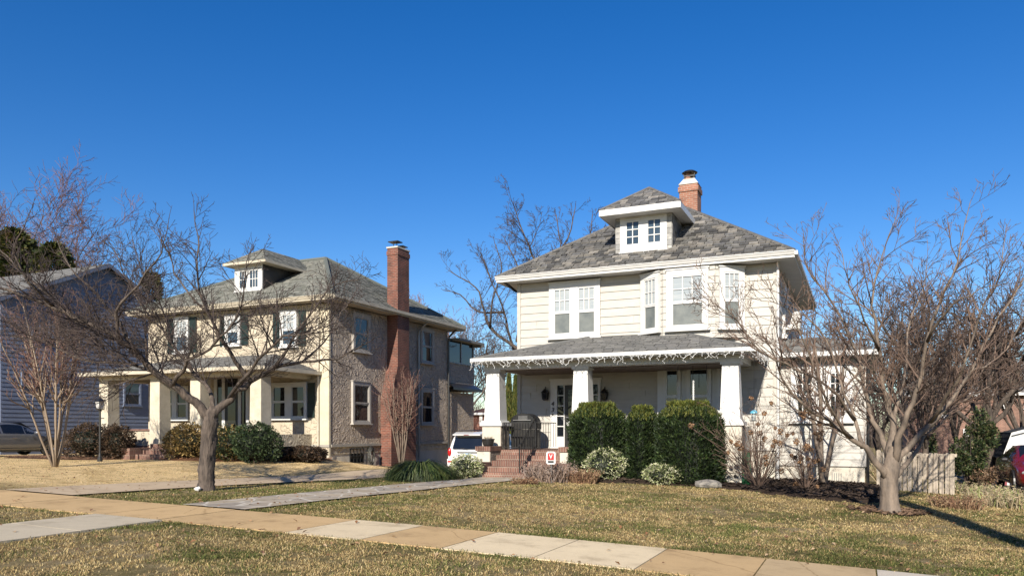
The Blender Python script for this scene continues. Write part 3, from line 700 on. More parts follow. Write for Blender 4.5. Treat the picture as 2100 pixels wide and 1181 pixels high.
# ================================================================ WHITE HOUSE far left (shade put into its siding colour)
WX = -36.0
wh = empty('gable_house', (WX-4, 29, g(WX, 29)), 'shade-toned white clapboard gable house with grey roof at the far left edge', 'house')
wf = frame_x(WX)
WS = pm('shade_toned_white_siding', (.18,.215,.30), (.13,.16,.235), 2, .6, .2, 50, stretch=(1,1,5))  # white siding darkened and blued; its shade is carried by the base colour
wyl, wyr = 22.6, 32.6; wym, wzp = 28.0, on_x(213, 541, WX)[1]; wze = wzp-2.5
m = M(); m.add([(WX,wyl,-2+E),(WX,wyr,-2+E),(WX,wyr,wze),(WX,wym,wzp-.1),(WX,wyl,wze),(WX-9,wyl,-2+E),(WX-9,wyr,-2+E),(WX-9,wyr,wze),(WX-9,wyl,wze),(WX-9,wym,wzp-.1)],
    [(0,1,2,3,4),(0,4,8,5),(1,6,7,2),(5,8,9,7,6)])
z = -1.2+E
while z < wze-.1: m.add([wf(wyl,.03,z), wf(wyr,.03,z), wf(wyr,.004,z+.2), wf(wyl,.004,z+.2), wf(wyl,0,z), wf(wyr,0,z)], [(0,1,2,3),(4,5,1,0)]); z += .2
while z < wzp-.4:
    k = (z+.2-wze)/(wzp-wze); a = wyl+(wym-wyl)*k; b = wyr+(wym-wyr)*k
    m.add([wf(a,.03,z), wf(b,.03,z), wf(b,.004,z+.2), wf(a,.004,z+.2), wf(a,0,z), wf(b,0,z)], [(0,1,2,3),(4,5,1,0)]); z += .2
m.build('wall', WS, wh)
m = M(); sl = (wzp-wze)/(wym-wyl); sr = (wzp-wze)/(wyr-wym); o_ = .4
courses(m, [(WX-9.3, wyl-o_, wze-o_*sl), (WX+.35, wyl-o_, wze-o_*sl), (WX+.35, wym, wzp), (WX-9.3, wym, wzp)], .2, .5, SHGREY, .01, 71, .1)
courses(m, [(WX+.35, wyr+o_, wze-o_*sr), (WX-9.3, wyr+o_, wze-o_*sr), (WX-9.3, wym, wzp), (WX+.35, wym, wzp)], .2, .5, SHGREY, .01, 72, .1)
m.build('roof', SHING, wh)
m = M()
for a, b, c, d in ((wyl-o_, wze-o_*sl, wym, wzp), (wyr+o_, wze-o_*sr, wym, wzp)):
    m.add([(WX+.30,a,b-.2),(WX+.30,c,d-.2),(WX+.30,c,d-.01),(WX+.30,a,b-.01),(WX+.36,a,b-.2),(WX+.36,c,d-.2),(WX+.36,c,d-.01),(WX+.36,a,b-.01)], [(0,1,2,3),(4,7,6,5),(0,4,5,1)])
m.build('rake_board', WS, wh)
for pa, pb, yt, yb in ((64, 82, 648, 692), (84, 101, 648, 692), (105, 141, 650, 694), (42, 63, 760, 790), (262, 300, 692, 718), (252, 288, 782, 832)):
    ya, yb_ = sorted((on_x(pa, 700, WX)[0], on_x(pb, 700, WX)[0])); mid = (pa+pb)/2
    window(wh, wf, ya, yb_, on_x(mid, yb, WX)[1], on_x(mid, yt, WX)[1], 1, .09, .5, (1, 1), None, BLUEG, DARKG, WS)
m = M(); 0 and m.add([(WX+.04, 20.5, 6.6), (WX+.04, 24.2, 8.0), (WX+1.9, 24.2, 7.1), (WX+1.9, 20.5, 5.9)], [(0,3,2,1)]); 
# ================================================================ GROUND AND PAVING
SWA, SWB = 8.15, 9.76
def lerp_path(pts, y):
    ys = [p[0] for p in pts]; return np.interp(y, ys, [p[1] for p in pts]), np.interp(y, ys, [p[2] for p in pts])
DRIVE = [(SWB, -15.4, -13.45), (14, -15.2, -13.3), (19, -15.15, -12.95), (27, -15.2, -12.6), (40, -15.2, -12.4)]
WALK = [(SWB, -10.65, -9.25), (13, -10.6, -9.15), (16.5, -10.35, -8.8), (18.6, -10.0, -8.3), (19.92, -9.95, -7.9)]
APRON = (-10.65, -9.25)
def in_poly(x, y, poly):
    ins = np.zeros(x.shape, bool); n = len(poly)
    for i in range(n):
        (x1, y1), (x2, y2) = poly[i], poly[(i+1) % n]
        c = ((y1 > y) != (y2 > y)) & (x < (x2-x1)*(y-y1)/(y2-y1+1e-12)+x1); ins ^= c
    return ins
BED1 = [(-8.0,19.55),(-7.2,19.15),(-5.5,19.35),(-3.8,19.65),(-2.5,19.35),(-1.5,18.7),(-.6,18.3),(.25,18.5),(.75,19.6),(.8,21.2),(.6,24.3),(-2.9,24.3),(-2.9,21.3),(-7.4,21.3),(-7.8,20.4)]
BED2 = [(-12.3,18.3),(-10.7,18.4),(-10.4,19.6),(-10.35,22.5),(-12.3,22.5),(-12.6,20)]
BED3 = [(-24.6,20.9),(-22.7,20.2),(-20.5,20.0),(-18.6,21.6),(-18.2,23.8),(-18.7,24.1),(-24.4,21.6)]
BED4 = [(-30.5,19.3),(-26,19.2),(-25.2,20.3),(-25.2,21.5),(-28,21.5),(-31,20.8)]
BED5 = [(-17.9,26.4),(-16.2,26.2),(-15.6,28),(-15.8,33),(-18.6,33),(-18.6,26.6)]
def masks(x, y, pad=0):
    sw = (y > SWA-pad) & (y < SWB+pad)
    l, r = lerp_path(DRIVE, y); dr = (y > SWB) & (y < 40) & (x > l-pad) & (x < r+pad)
    l, r = lerp_path(WALK, y); wk = (y > SWB) & (y < 19.9) & (x > l-pad) & (x < r+pad)
    ap = (y < SWA+.01) & (y > 4.5) & (x > APRON[0]-pad) & (x < APRON[1]+pad)
    bed = np.zeros(x.shape, bool)
    for b in (BED1, BED2, BED3, BED4, BED5): bed |= in_poly(x, y, b)
    ho = ((x > -10.5) & (x < -2) & (y > 21)) | ((x > -28.5) & (x < -18.6) & (y > 21.3)) | ((x > -2.3) & (x < .1) & (y > 24.2))
    return sw, dr, wk, ap, bed, ho
def grid_mesh(name, xs, ys, zoff, mat, mask=None, fn=None):
    XX, YY = np.meshgrid(xs, ys); ZZ = G(XX, YY)+zoff
    if fn is not None: ZZ = ZZ+fn(XX, YY)
    nx, ny = len(xs), len(ys)
    m = M(); m.v = list(zip(XX.ravel().tolist(), YY.ravel().tolist(), ZZ.ravel().tolist()))
    for j in range(ny-1):
        for i in range(nx-1):
            if mask is None or mask[j, i]: m.f.append([j*nx+i, j*nx+i+1, (j+1)*nx+i+1, (j+1)*nx+i]); m.t.append(None)
    return struct(m.build(name, mat, smooth=True))
# lawn base: dormant grass; colour varies by lot (tan straw lawn on the left lot)
def lawn_mat():
    m, nt, b = _nt('dormant_lawn')
    geo = nt.nodes.new('ShaderNodeNewGeometry').outputs['Position']
    sx = nt.nodes.new('ShaderNodeSeparateXYZ'); nt.links.new(geo, sx.inputs[0])
    n1 = noise(nt, geo, .55, 5); n2 = noise(nt, geo, 6, 7, .75); n3 = noise(nt, mapped(nt, geo, (14, 40, 14)), 2.5, 5, .8)
    green = ramp(nt, n2, [(.3, (.07,.075,.025)), (.5, (.17,.145,.055)), (.7, (.34,.26,.12))])
    straw = ramp(nt, n2, [(.3, (.22,.165,.085)), (.5, (.33,.255,.14)), (.7, (.42,.335,.20))])
    k = ramp(nt, n1, [(.42, (0,0,0)), (.60, (1,1,1))])
    right = mixc(nt, k, green, straw)
    tan = mixc(nt, 1.0, ramp(nt, n2, [(.28, (.50,.35,.17)), (.45, (.80,.59,.31)), (.75, (.88,.68,.38))]), ramp(nt, noise(nt, mapped(nt, geo, (1,2.2,1)), .9, 6, .7), [(.36, (.62,.58,.50)), (.5, (1,1,1)), (.7, (1.06,1.04,1.0))]), 'MULTIPLY')
    # left lot: x < -15.4 and beyond the sidewalk
    mr = nt.nodes.new('ShaderNodeMapRange'); mr.inputs['From Min'].default_value = -15.3; mr.inputs['From Max'].default_value = -15.9; nt.links.new(sx.outputs[0], mr.inputs[0])
    mr2 = nt.nodes.new('ShaderNodeMapRange'); mr2.inputs['From Min'].default_value = 9.9; mr2.inputs['From Max'].default_value = 11.5; nt.links.new(sx.outputs[1], mr2.inputs[0])
    mu = nt.nodes.new('ShaderNodeMath'); mu.operation = 'MULTIPLY'; nt.links.new(mr.outputs[0], mu.inputs[0]); nt.links.new(mr2.outputs[0], mu.inputs[1])
    c = mixc(nt, mu.outputs[0], right, tan)
    nt.links.new(mixc(nt, 1.0, c, ramp(nt, n3, [(.3, (.55,.53,.48)), (.6, (1.05,1.05,1.05))]), 'MULTIPLY'), b.inputs['Base Color'])
    b.inputs['Roughness'].default_value = .95; b.inputs['Specular IOR Level'].default_value = .1
    bump(nt, b, n3, .9, .05); return m
LAWN = lawn_mat()
def steps_(a, b, s): return list(np.arange(a, b+1e-6, s))
xs = [-900,-400,-200,-120,-80,-60,-50]+steps_(-45, 14, .5)+[16,20,28,40,70,120,250,600,900]
ys = [-300,-100,-40,-20,-10,-6]+steps_(-4, 45, .5)+[48,55,70,100,160,300,600,1200]
grid_mesh('ground', np.array(xs), np.array(ys), 0, LAWN)
# sidewalk slabs
def noise_v(nt, vec, s):
    n = nt.nodes.new('ShaderNodeTexNoise'); n.inputs['Scale'].default_value = s; n.inputs['Detail'].default_value = 5; nt.links.new(vec, n.inputs['Vector']); return n.outputs['Color']
def conc(name):
    m, nt, b = _nt(name)
    a = nt.nodes.new('ShaderNodeAttribute'); a.attribute_name = 'tone'
    geo = nt.nodes.new('ShaderNodeNewGeometry').outputs['Position']
    n1 = ramp(nt, noise(nt, geo, 1.7, 9, .72), [(.32, (.70,.68,.66)), (.48, (.98,)*3), (.7, (1.08,)*3)]); n2 = ramp(nt, noise(nt, geo, 120, 3, .7), [(.35, (.86,)*3), (.65, (1.06,)*3)])
    c = mixc(nt, 1.0, mixc(nt, 1.0, a.outputs['Color'], n1, 'MULTIPLY'), n2, 'MULTIPLY')
    v = nt.nodes.new('ShaderNodeTexVoronoi'); v.feature = 'DISTANCE_TO_EDGE'; v.inputs['Scale'].default_value = .33
    nt.links.new(mixc(nt, .12, geo, noise_v(nt, geo, 3)), v.inputs[0])
    crack = ramp(nt, v.outputs[0], [(.001, (.66,.63,.58)), (.004, (1,1,1))]); v.inputs['Scale'].default_value = .42
    c = mixc(nt, 1.0, c, crack, 'MULTIPLY')
    nt.links.new(c, b.inputs['Base Color']); b.inputs['Roughness'].default_value = .9; b.inputs['Specular IOR Level'].default_value = .25
    bump(nt, b, noise(nt, geo, 60, 5), .25, .01); return m
CONC = conc('concrete')
TAN, LIGHT, TGREY, APR = (.48,.33,.165), (.60,.49,.32), (.45,.33,.185), (.43,.37,.27)
m = M(); r_ = random.Random(3); k = -28
bed_ = M()
while k < 14:
    a = -1.03+1.2*k; bb = a+1.2
    c = TAN
    if abs(a+7.03) < .2 or abs(a+4.63) < .2 or abs(a+3.43) < .2: c = LIGHT
    elif abs(a+1.03) < .2: c = TGREY
    elif a > .1: c = (.52,.46,.37) if k % 2 else TGREY
    q = r_.uniform(.94, 1.06); c = tuple(v*q for v in c)
    h = .017; e = r_.uniform(-.004, .004); p = [(a+.009, SWA+r_.uniform(-.015,.015)), (bb-.009, SWA+r_.uniform(-.015,.015)), (bb-.009, SWB+r_.uniform(-.015,.015)), (a+.009, SWB+r_.uniform(-.015,.015))]
    zz = [g(*v)+h+e for v in p]
    m.add([(*v, z) for v, z in zip(p, zz)]+[(*v, z-.09) for v, z in zip(p, zz)], [(0,1,2,3),(0,4,5,1),(1,5,6,2),(2,6,7,3),(3,7,4,0)], c)
    k += 1
struct(m.build('sidewalk', CONC))
m = M()
y = 8.13
while y > 4.0:
    p = [(APRON[0], y-1.3), (APRON[1], y-1.3), (APRON[1], y-.012), (APRON[0], y-.012)]
    zz = [g(*v)+.03 for v in p]; m.add([(*v, z) for v, z in zip(p, zz)]+[(*v, z-.09) for v, z in zip(p, zz)], [(0,1,2,3),(0,4,5,1),(1,5,6,2),(2,6,7,3),(3,7,4,0)], APR); y -= 1.3
struct(m.build('path', CONC))
m = M(); ysd = list(np.arange(SWB+.01, 40, .5))
for i in range(len(ysd)-1):
    y0_, y1_ = ysd[i], ysd[i+1]; l0, r0 = lerp_path(DRIVE, y0_); l1, r1 = lerp_path(DRIVE, y1_)
    for k in range(4):
        P = [(l0+(r0-l0)*k/4, y0_), (l0+(r0-l0)*(k+1)/4, y0_), (l1+(r1-l1)*(k+1)/4, y1_), (l1+(r1-l1)*k/4, y1_)]
        m.add([(*v, g(*v)+.035) for v in P], [(0,1,2,3)], (.45,.35,.235))
struct(m.build('driveway', CONC))
# flagstone walk
def flag():
    m, nt, b = _nt('flagstone')
    geo = nt.nodes.new('ShaderNodeNewGeometry').outputs['Position']
    gv = mapped(nt, geo, (1, .8, 0))
    v = nt.nodes.new('ShaderNodeTexVoronoi'); v.feature = 'DISTANCE_TO_EDGE'; v.inputs['Scale'].default_value = 1.9; nt.links.new(gv, v.inputs[0])
    w = nt.nodes.new('ShaderNodeTexVoronoi'); w.inputs['Scale'].default_value = 1.9; nt.links.new(gv, w.inputs[0])
    s = nt.nodes.new('ShaderNodeSeparateColor'); nt.links.new(w.outputs['Color'], s.inputs[0])
    st = ramp(nt, s.outputs[0], [(0, (.29,.24,.17)), (.5, (.38,.31,.22)), (1, (.22,.19,.155))])
    st = mixc(nt, 1.0, st, ramp(nt, noise(nt, geo, 8, 6), [(.3, (.75,)*3), (.7, (1.1,)*3)]), 'MULTIPLY')
    e = ramp(nt, v.outputs[0], [(.02, (1,1,1)), (.045, (0,0,0))])
    nt.links.new(mixc(nt, e, st, (.45,.41,.34)), b.inputs['Base Color']); b.inputs['Roughness'].default_value = .85
    bump(nt, b, v.outputs[0], .4, .02); return m
FLAG = flag()
m = M(); yw = list(np.arange(SWB+.012, 19.92, .35))+[19.92]
for i in range(len(yw)-1):
    y0_, y1_ = yw[i], yw[i+1]; l0, r0 = lerp_path(WALK, y0_); l1, r1 = lerp_path(WALK, y1_)
    for k in range(3):
        P = [(l0+(r0-l0)*k/3, y0_), (l0+(r0-l0)*(k+1)/3, y0_), (l1+(r1-l1)*(k+1)/3, y1_), (l1+(r1-l1)*k/3, y1_)]
        m.add([(*v, g(*v)+.033) for v in P], [(0,1,2,3)])
struct(m.build('path', FLAG))
# beds
MULCH = attr('mulch', .95, .5, 40, .8, .1)
def bed(poly, tone, name='garden_bed', n=900, h=.05):
    xs_ = np.array([p[0] for p in poly]); ys_ = np.array([p[1] for p in poly])
    gx_ = np.arange(xs_.min()-.2, xs_.max()+.2, .2); gy_ = np.arange(ys_.min()-.2, ys_.max()+.2, .2)
    XX, YY = np.meshgrid(gx_, gy_); jx = np.random.RandomState(4).uniform(-.06, .06, XX.shape)
    I = in_poly(XX, YY, poly); ZZ = G(XX, YY)+np.where(I, h, -.02)+jx*.4*I
    m = M(); nx = len(gx_); m.v = list(zip((XX+jx).ravel().tolist(), (YY+jx).ravel().tolist(), ZZ.ravel().tolist()))
    for j in range(len(gy_)-1):
        for i in range(nx-1):
            if I[j, i] or I[j+1, i] or I[j, i+1] or I[j+1, i+1]: m.f.append([j*nx+i, j*nx+i+1, (j+1)*nx+i+1, (j+1)*nx+i]); m.t.append(tone)
    r = random.Random(9)
    for _ in range(n):
        x, y = r.uniform(xs_.min(), xs_.max()), r.uniform(ys_.min(), ys_.max())
        if not in_poly(np.array([x]), np.array([y]), poly)[0]: continue
        z = g(x, y)+h+.01; a = r.uniform(0, 3.14); l = r.uniform(.03, .08); w = l*.3; t = vary(tone, r, .7, 2.6)
        dx_, dy_ = math.cos(a)*l, math.sin(a)*l; ex, ey = -math.sin(a)*w, math.cos(a)*w; zz = r.uniform(0, .05)
        m.add([(x-dx_-ex,y-dy_-ey,z), (x+dx_-ex,y+dy_-ey,z+zz), (x+dx_+ex,y+dy_+ey,z+zz+.01), (x-dx_+ex,y-dy_+ey,z+.02)], [(0,1,2,3)], t)
    return struct(m.build(name, MULCH))
bed(BED1, (.045,.032,.024), n=5000, h=.07); bed(BED2, (.09,.06,.04), n=900); bed(BED3, (.15,.075,.04), n=1500); bed(BED4, (.12,.07,.045), n=1200); bed(BED5, (.13,.09,.06), n=800)
tr_ = [(.5+math.cos(a)*.75*(1+.15*math.sin(3*a)), 16.85+math.sin(a)*.7) for a in np.arange(0, 6.28, .4)]
bed(tr_, (.11,.07,.045), n=400, h=.02)
# street behind the camera side, with kerb
m = M(); ROADM = pm('asphalt', (.055,.055,.055), (.04,.04,.042), 5, .9, .5, 200, .004)
for x in range(-60, 30, 3):
    xx0, xx1 = x, x+3
    m.add([(xx0,-6,g(xx0,-3)-.12),(xx1,-6,g(xx1,-3)-.12),(xx1,2.2,g(xx1,2.2)+.02),(xx0,2.2,g(xx0,2.2)+.02)], [(0,1,2,3)])
struct(m.build('road', ROADM))
m = M()
for x in range(-60, 30, 3):
    z0_, z1_ = g(x, 2.3), g(x+3, 2.3); m.add([(x,2.2,z0_-.1),(x+3,2.2,z1_-.1),(x+3,2.38,z1_-.1),(x,2.38,z0_-.1),(x,2.2,z0_+.14),(x+3,2.2,z1_+.14),(x+3,2.38,z1_+.14),(x,2.38,z0_+.14)], [(4,5,6,7),(0,1,5,4),(2,3,7,6)], APR)
struct(m.build('kerb', CONC))

# grass blades
def np_mesh(name, V, F, C, mat):
    me = bpy.data.meshes.new(name); n = len(V); k = F.shape[1]; nf = len(F)
    me.vertices.add(n); me.vertices.foreach_set('co', V.astype(np.float32).ravel())
    me.loops.add(nf*k); me.loops.foreach_set('vertex_index', F.astype(np.int32).ravel())
    me.polygons.add(nf); me.polygons.foreach_set('loop_start', np.arange(0, nf*k, k, dtype=np.int32)); me.polygons.foreach_set('loop_total', np.full(nf, k, np.int32))
    at = me.color_attributes.new('tone', 'FLOAT_COLOR', 'CORNER')
    at.data.foreach_set('color', np.repeat(np.concatenate([C, np.ones((nf, 1))], 1), k, axis=0).astype(np.float32).ravel())
    me.materials.append(mat); me.update(calc_edges=True); me.validate()
    o = bpy.data.objects.new(name, me); COL.objects.link(o); return o
def vnoise(x, y, s, seed):
    R = np.random.RandomState(seed).rand(64, 64); x = x/s; y = y/s; xi = np.floor(x).astype(int); yi = np.floor(y).astype(int); fx = x-xi; fy = y-yi
    fx = fx*fx*(3-2*fx); fy = fy*fy*(3-2*fy); A_ = lambda a, b: R[a % 64, b % 64]
    return (A_(xi,yi)*(1-fx)+A_(xi+1,yi)*fx)*(1-fy)+(A_(xi,yi+1)*(1-fx)+A_(xi+1,yi+1)*fx)*fy
def grass(n, region, hgt, wid, seed, pal_fn):
    R = np.random.RandomState(seed); x0, x1, y0, y1 = region
    x = R.uniform(x0, x1, n); y = R.uniform(y0, y1, n)
    # keep what the street view can plausibly see, with a wide margin
    dx, dy = x*CA+y*SA, -x*SA+y*CA
    keep = (dy > 6.3) & (np.abs(dx) < dy*.8+1)
    e = R.uniform(-.05, .03, n)
    sw, dr, wk, ap, bd, ho = masks(x, y); swp, drp, wkp, app, _, _ = masks(x, y, -.04)
    keep &= ~(((sw|dr|wk|ap) & (R.rand(n) > .0) & (swp|drp|wkp|app)) | bd | ho | ((sw|dr|wk|ap) & (R.rand(n) < .6)))
    cl = vnoise(x, y, .11, 5)*.45+vnoise(x, y, .33, 6)*.30+vnoise(x, y, 1.7, 8)*.25
    keep &= R.rand(n) < np.clip((cl-.30)*3.2, .04, 1)
    x, y = x[keep], y[keep]; n = len(x); z = G(x, y)
    C, hs, kk = pal_fn(x, y, R)
    x, y, z, C, hs = x[kk], y[kk], z[kk], C[kk], hs[kk]; n = len(x)
    h = hgt*R.uniform(.35, 1.35, n)*hs; w = wid*R.uniform(.5, 1.25, n); a = R.uniform(0, 2*np.pi, n); lean = R.uniform(.75, 1.62, n)
    b = R.uniform(0, 2*np.pi, n)
    hx, hy = np.cos(a)*w/2, np.sin(a)*w/2
    tx, ty = np.cos(b)*np.sin(lean)*h, np.sin(b)*np.sin(lean)*h; tz = np.cos(lean)*h
    z = z-.005
    p0 = np.stack([x-hx, y-hy, z], 1); p1 = np.stack([x+hx, y+hy, z], 1)
    p2 = np.stack([x+tx*.45+hx*.8, y+ty*.45+hy*.8, z+np.maximum(tz, .01)*.75+.01], 1); p3 = np.stack([x+tx*.45-hx*.8, y+ty*.45-hy*.8, z+np.maximum(tz, .01)*.75+.01], 1)
    p4 = np.stack([x+tx, y+ty, z+tz+.006], 1)
    V = np.stack([p0, p1, p2, p3, p4], 1).reshape(-1, 3); i = np.arange(n)*5
    F1 = np.stack([i, i+1, i+2, i+3], 1); F2 = np.stack([i+3, i+2, i+4, i+4], 1)
    return V, F1, i, C
STRAW = np.array([[.60,.46,.21],[.52,.385,.17],[.70,.56,.30],[.30,.20,.095],[.44,.31,.15]]); GREEN = np.array([[.12,.15,.04],[.19,.20,.06],[.26,.24,.09],[.08,.105,.03]])
def pal(x, y, R):
    n = len(x); gn = vnoise(x, y, 1.3, 11)*.5+vnoise(x, y, .35, 12)*.5
    edge = np.minimum(np.abs(y-SWB), np.abs(y-SWA)); gn = gn+np.where(edge < .25, .15, 0)
    # greener strips by the left tree and along the paving
    gn = gn+np.where((x < -10.6) & (x > -13.6) & (y > SWB), .22, 0)+.12*np.exp(-((x+1.6)**2+(y-12.6)**2)/.2)*4
    left = (x < -15.4) & (y > 10)
    gn = np.where(left, gn-.28, gn)
    isg = R.rand(n) < np.clip((gn-.38)*2.1, .06, .9)
    C = np.where(isg[:, None], GREEN[R.randint(0, 4, n)], STRAW[R.randint(0, 5, n)])*R.uniform(.75, 1.2, (n, 1))
    C = C*(.66+.62*(.6*vnoise(x, y, 2.3, 31)+.4*vnoise(x, y, .6, 32))[:, None]); bare = vnoise(x, y, .9, 21)
    keep = R.rand(n) < np.where(left, .45, np.clip(1.4-bare*.9, .45, 1))
    return C, np.where(left, .45, np.where(isg, 1.1, .95)), keep
def merge_grass(parts):
    Vs, Fs, Cs = [], [], []; off = 0
    for V, F1, i, C in parts:
        Vs.append(V); tri = np.concatenate([np.stack([i, i+1, i+2], 1), np.stack([i, i+2, i+3], 1), np.stack([i+3, i+2, i+4], 1)])+off
        Fs.append(tri); Cs.append(np.concatenate([C, C, C*1.08])); off += len(V)
    return np.concatenate(Vs), np.concatenate(Fs), np.concatenate(Cs)
V, F, C = merge_grass([grass(300000, (-11, 4, 4.6, 8.3), .046, .0072, 1, pal), grass(320000, (-9.3, 4.5, 9.6, 14), .044, .0082, 2, pal), grass(230000, (-9.5, 7, 14, 20), .044, .011, 3, pal),
    grass(75000, (-15.5, -9.2, 4.6, 8.2), .046, .008, 4, pal), grass(100000, (-13.6, -10.6, 9.7, 19), .046, .009, 5, pal), grass(90000, (-34, -15.2, 9.7, 22), .05, .014, 6, pal), grass(60000, (.2, 9, 17, 27), .06, .016, 7, pal)])
gr = struct(np_mesh('grass', V, F, C, BLADE), 'stuff')
tag(gr, 'patchy dormant winter grass covering the lawns', 'grass')
# fallen leaves
m = M(); R = random.Random(8)
for _ in range(1500):
    d = R.uniform(8.5, 24); w = R.uniform(-.68, .68)*d; x, y = w*CA-d*SA, w*SA+d*CA
    if y > 20.5 or x > 6: continue
    sw, dr, wk, ap, bd, ho = masks(np.array([x]), np.array([y]))
    if (sw[0] or ap[0]) and R.random() < .85: continue
    z = g(x, y)+.035; a = R.uniform(0, 6.28); l = R.uniform(.02, .045)
    t = R.choice([(.30,.15,.07), (.40,.24,.13), (.22,.12,.07), (.50,.36,.22)])
    u = Vector((math.cos(a), math.sin(a), R.uniform(-.3, .6)))*l; v = Vector((-math.sin(a), math.cos(a), R.uniform(-.3, .5)))*l*.6; c = Vector((x, y, z))
    m.add([c-u, c-v+Vector((0,0,.01)), c+u, c+v+Vector((0,0,.01))], [(0,1,2,3)], t)
lv = struct(m.build('fallen_leaves', LEAF), 'stuff'); tag(lv, 'brown dead leaves scattered over the lawns', 'leaves')

# ================================================================ TREES
def perp(d, r):
    while True:
        v = Vector((r.gauss(0,1), r.gauss(0,1), r.gauss(0,1))); v = v-d*v.dot(d)
        if v.length > .2: return v.normalized()
def grow(out, p, d, L, r0, lvl, r, up=.12, wander=.16, dens=2.6, ratio=.55, ang=(30, 60), rmin=.0035, seg=None, flat=1.0):
    n = max(3, int(L/(seg or .28))); n = min(n, 12); pts = [p.copy()]; q = p.copy(); d = d.normalized()
    for i in range(n):
        d = (d+Vector((r.gauss(0,wander), r.gauss(0,wander), r.gauss(0,wander)*.8+up))).normalized(); q = q+d*(L/n); pts.append(q.copy())
    r1 = max(rmin*.8, r0*.35); out.append((pts, r0, r1, lvl))
    if lvl > 0: sprout(out, pts, r0, r1, L, lvl, r, up, wander, dens, ratio, ang, rmin, flat)
def sprout(out, pts, r0, r1, L, lvl, r, up, wander, dens, ratio, ang, rmin, flat=1.0, lo=.2):
    k = max(2, int(L*dens*(1 if lvl < 3 else .8)+r.random())); n = len(pts)-1
    for j in range(k):
        f = lo+(1-lo)*(j+r.uniform(.1, .9))/k; x = f*n; i = min(int(x), n-1); t = x-i
        p = pts[i].lerp(pts[i+1], t); d = (pts[i+1]-pts[i]).normalized(); a = math.radians(r.uniform(*ang))
        s = perp(d, r); s.y *= 1; cd = d*math.cos(a)+s*math.sin(a); cd.z = cd.z*flat
        cl = L*ratio*(1-.45*f)*r.uniform(.6, 1.25)
        rr = max(rmin, min((r0+(r1-r0)*f)*.62, .012+cl*.011))
        if cl > .07: grow(out, p, cd, cl, rr, lvl-1, r, up, wander*1.1, dens*1.45 if lvl > 1 else dens, ratio, ang, rmin, None, flat)
def tree_mesh(out, thr=.022):
    big, tw = M(), M()
    for pts, a, b, l in out:
        if a >= thr: big.tube(pts, a, b, 8 if a > .06 else 6)
        else: tw.tube(pts, a, b, 3, cap=False)
    return big, tw
def finish_tree(root, out, mt, mc, thr=.022, extra=None):
    big, tw = tree_mesh(out, thr)
    if extra: extra(big)
    big.build('trunk', mt, root, smooth=True); tw.build('crown', mc, root)
def catmull(pts, k=4):
    P = [pts[0]*2-pts[1]]+pts+[pts[-1]*2-pts[-2]]; o = []
    for i in range(1, len(P)-2):
        for j in range(k):
            t = j/k; a, b, c, d = P[i-1], P[i], P[i+1], P[i+2]
            o.append(.5*((2*b)+(-a+c)*t+(2*a-5*b+4*c-d)*t*t+(-a+3*b-3*c+d)*t**3))
    o.append(pts[-1]); return o
def guided(name, base, trunk, limbs, lab, mt, mc, seed, lvl=2, dens=2.4, rmin=.004, ratio=.5, up=.1, ang=(30, 62), maxL=2.0, wander=.16, flare=1.5, cat='tree', gn=.022, id_=5.0, sr=.56, tx=.6):
    r = random.Random(seed); root = empty(name, base, lab, cat); out = []
    tp = catmull([Vector(p[:3]) for p in trunk]); rad = np.interp(np.linspace(0, len(trunk)-1, len(tp)), range(len(trunk)), [p[3] for p in trunk])
    ex = M(); rad = list(rad); rad[0] *= flare; rad[1] *= 1+(flare-1)*.35
    fine = []; fr_ = []
    for i in range(len(tp)-1):
        for j in range(3): fine.append(tp[i].lerp(tp[i+1], j/3)); fr_.append(rad[i]+(rad[i+1]-rad[i])*j/3)
    fine.append(tp[-1]); fr_.append(rad[-1]); ex.tube(fine, .1, n=18, radii=fr_); ex.gnarl(0, gn, seed)
    for L in limbs:
        pts = catmull([Vector(p[:3]) for p in L['p']], 3); r0, r1 = L['r']
        pts = [p+Vector((r.gauss(0,.02), r.gauss(0,.02), r.gauss(0,.02))) if 0 < i < len(pts)-1 else p for i, p in enumerate(pts)]
        n = len(pts); rr = [max(r1, r0*(1-(i/(n-1))**tx)+r1*(i/(n-1))**tx) for i in range(n)]
        ex.tube(pts, r0, n=8, radii=rr)
        tot = sum((pts[i+1]-pts[i]).length for i in range(n-1))
        # side shoots
        k = int(tot*L.get('d', dens))
        for j in range(k):
            f = L.get('lo', .18)+(1-L.get('lo', .18))*(j+r.random())/k; x = f*(n-1); i = min(int(x), n-2); p = pts[i].lerp(pts[i+1], x-i)
            d = (pts[i+1]-pts[i]).normalized(); a = math.radians(r.uniform(*ang)); s = perp(d, r)
            if s.z < -.3 and r.random() < .6: s.z = -s.z
            cl = min(maxL, tot*ratio*.5)*(1-.35*f)*r.uniform(.45, 1.2); rb = r0+(r1-r0)*f
            grow(out, p, d*math.cos(a)+s*math.sin(a), cl, max(rmin, min(rb*.6, .007+cl*.010)), lvl, r, up, wander, id_, sr, ang, rmin)
        grow(out, pts[-1], (pts[-1]-pts[-2]), .35, r1, 1, r, up, wander, 3.5, .5, ang, rmin)
    big, tw = tree_mesh(out)
    b0 = len(ex.v); ex.v += big.v; ex.f += [[i+b0 for i in f] for f in big.f]; ex.t += big.t
    ex.build('trunk', mt, root, smooth=True); tw.build('crown', mc, root)
    return root, out
def PL(pts, D, r, **k):    # limb: pixels + depth offset from the trunk
    pts = [(a, b+DROP*max(0, min(1, (640-b)/150)), c) for a, b, c in pts]
    return dict(p=[at_d(px, py, D+dd) for px, py, dd in pts], r=r, **k)
DROP = 38
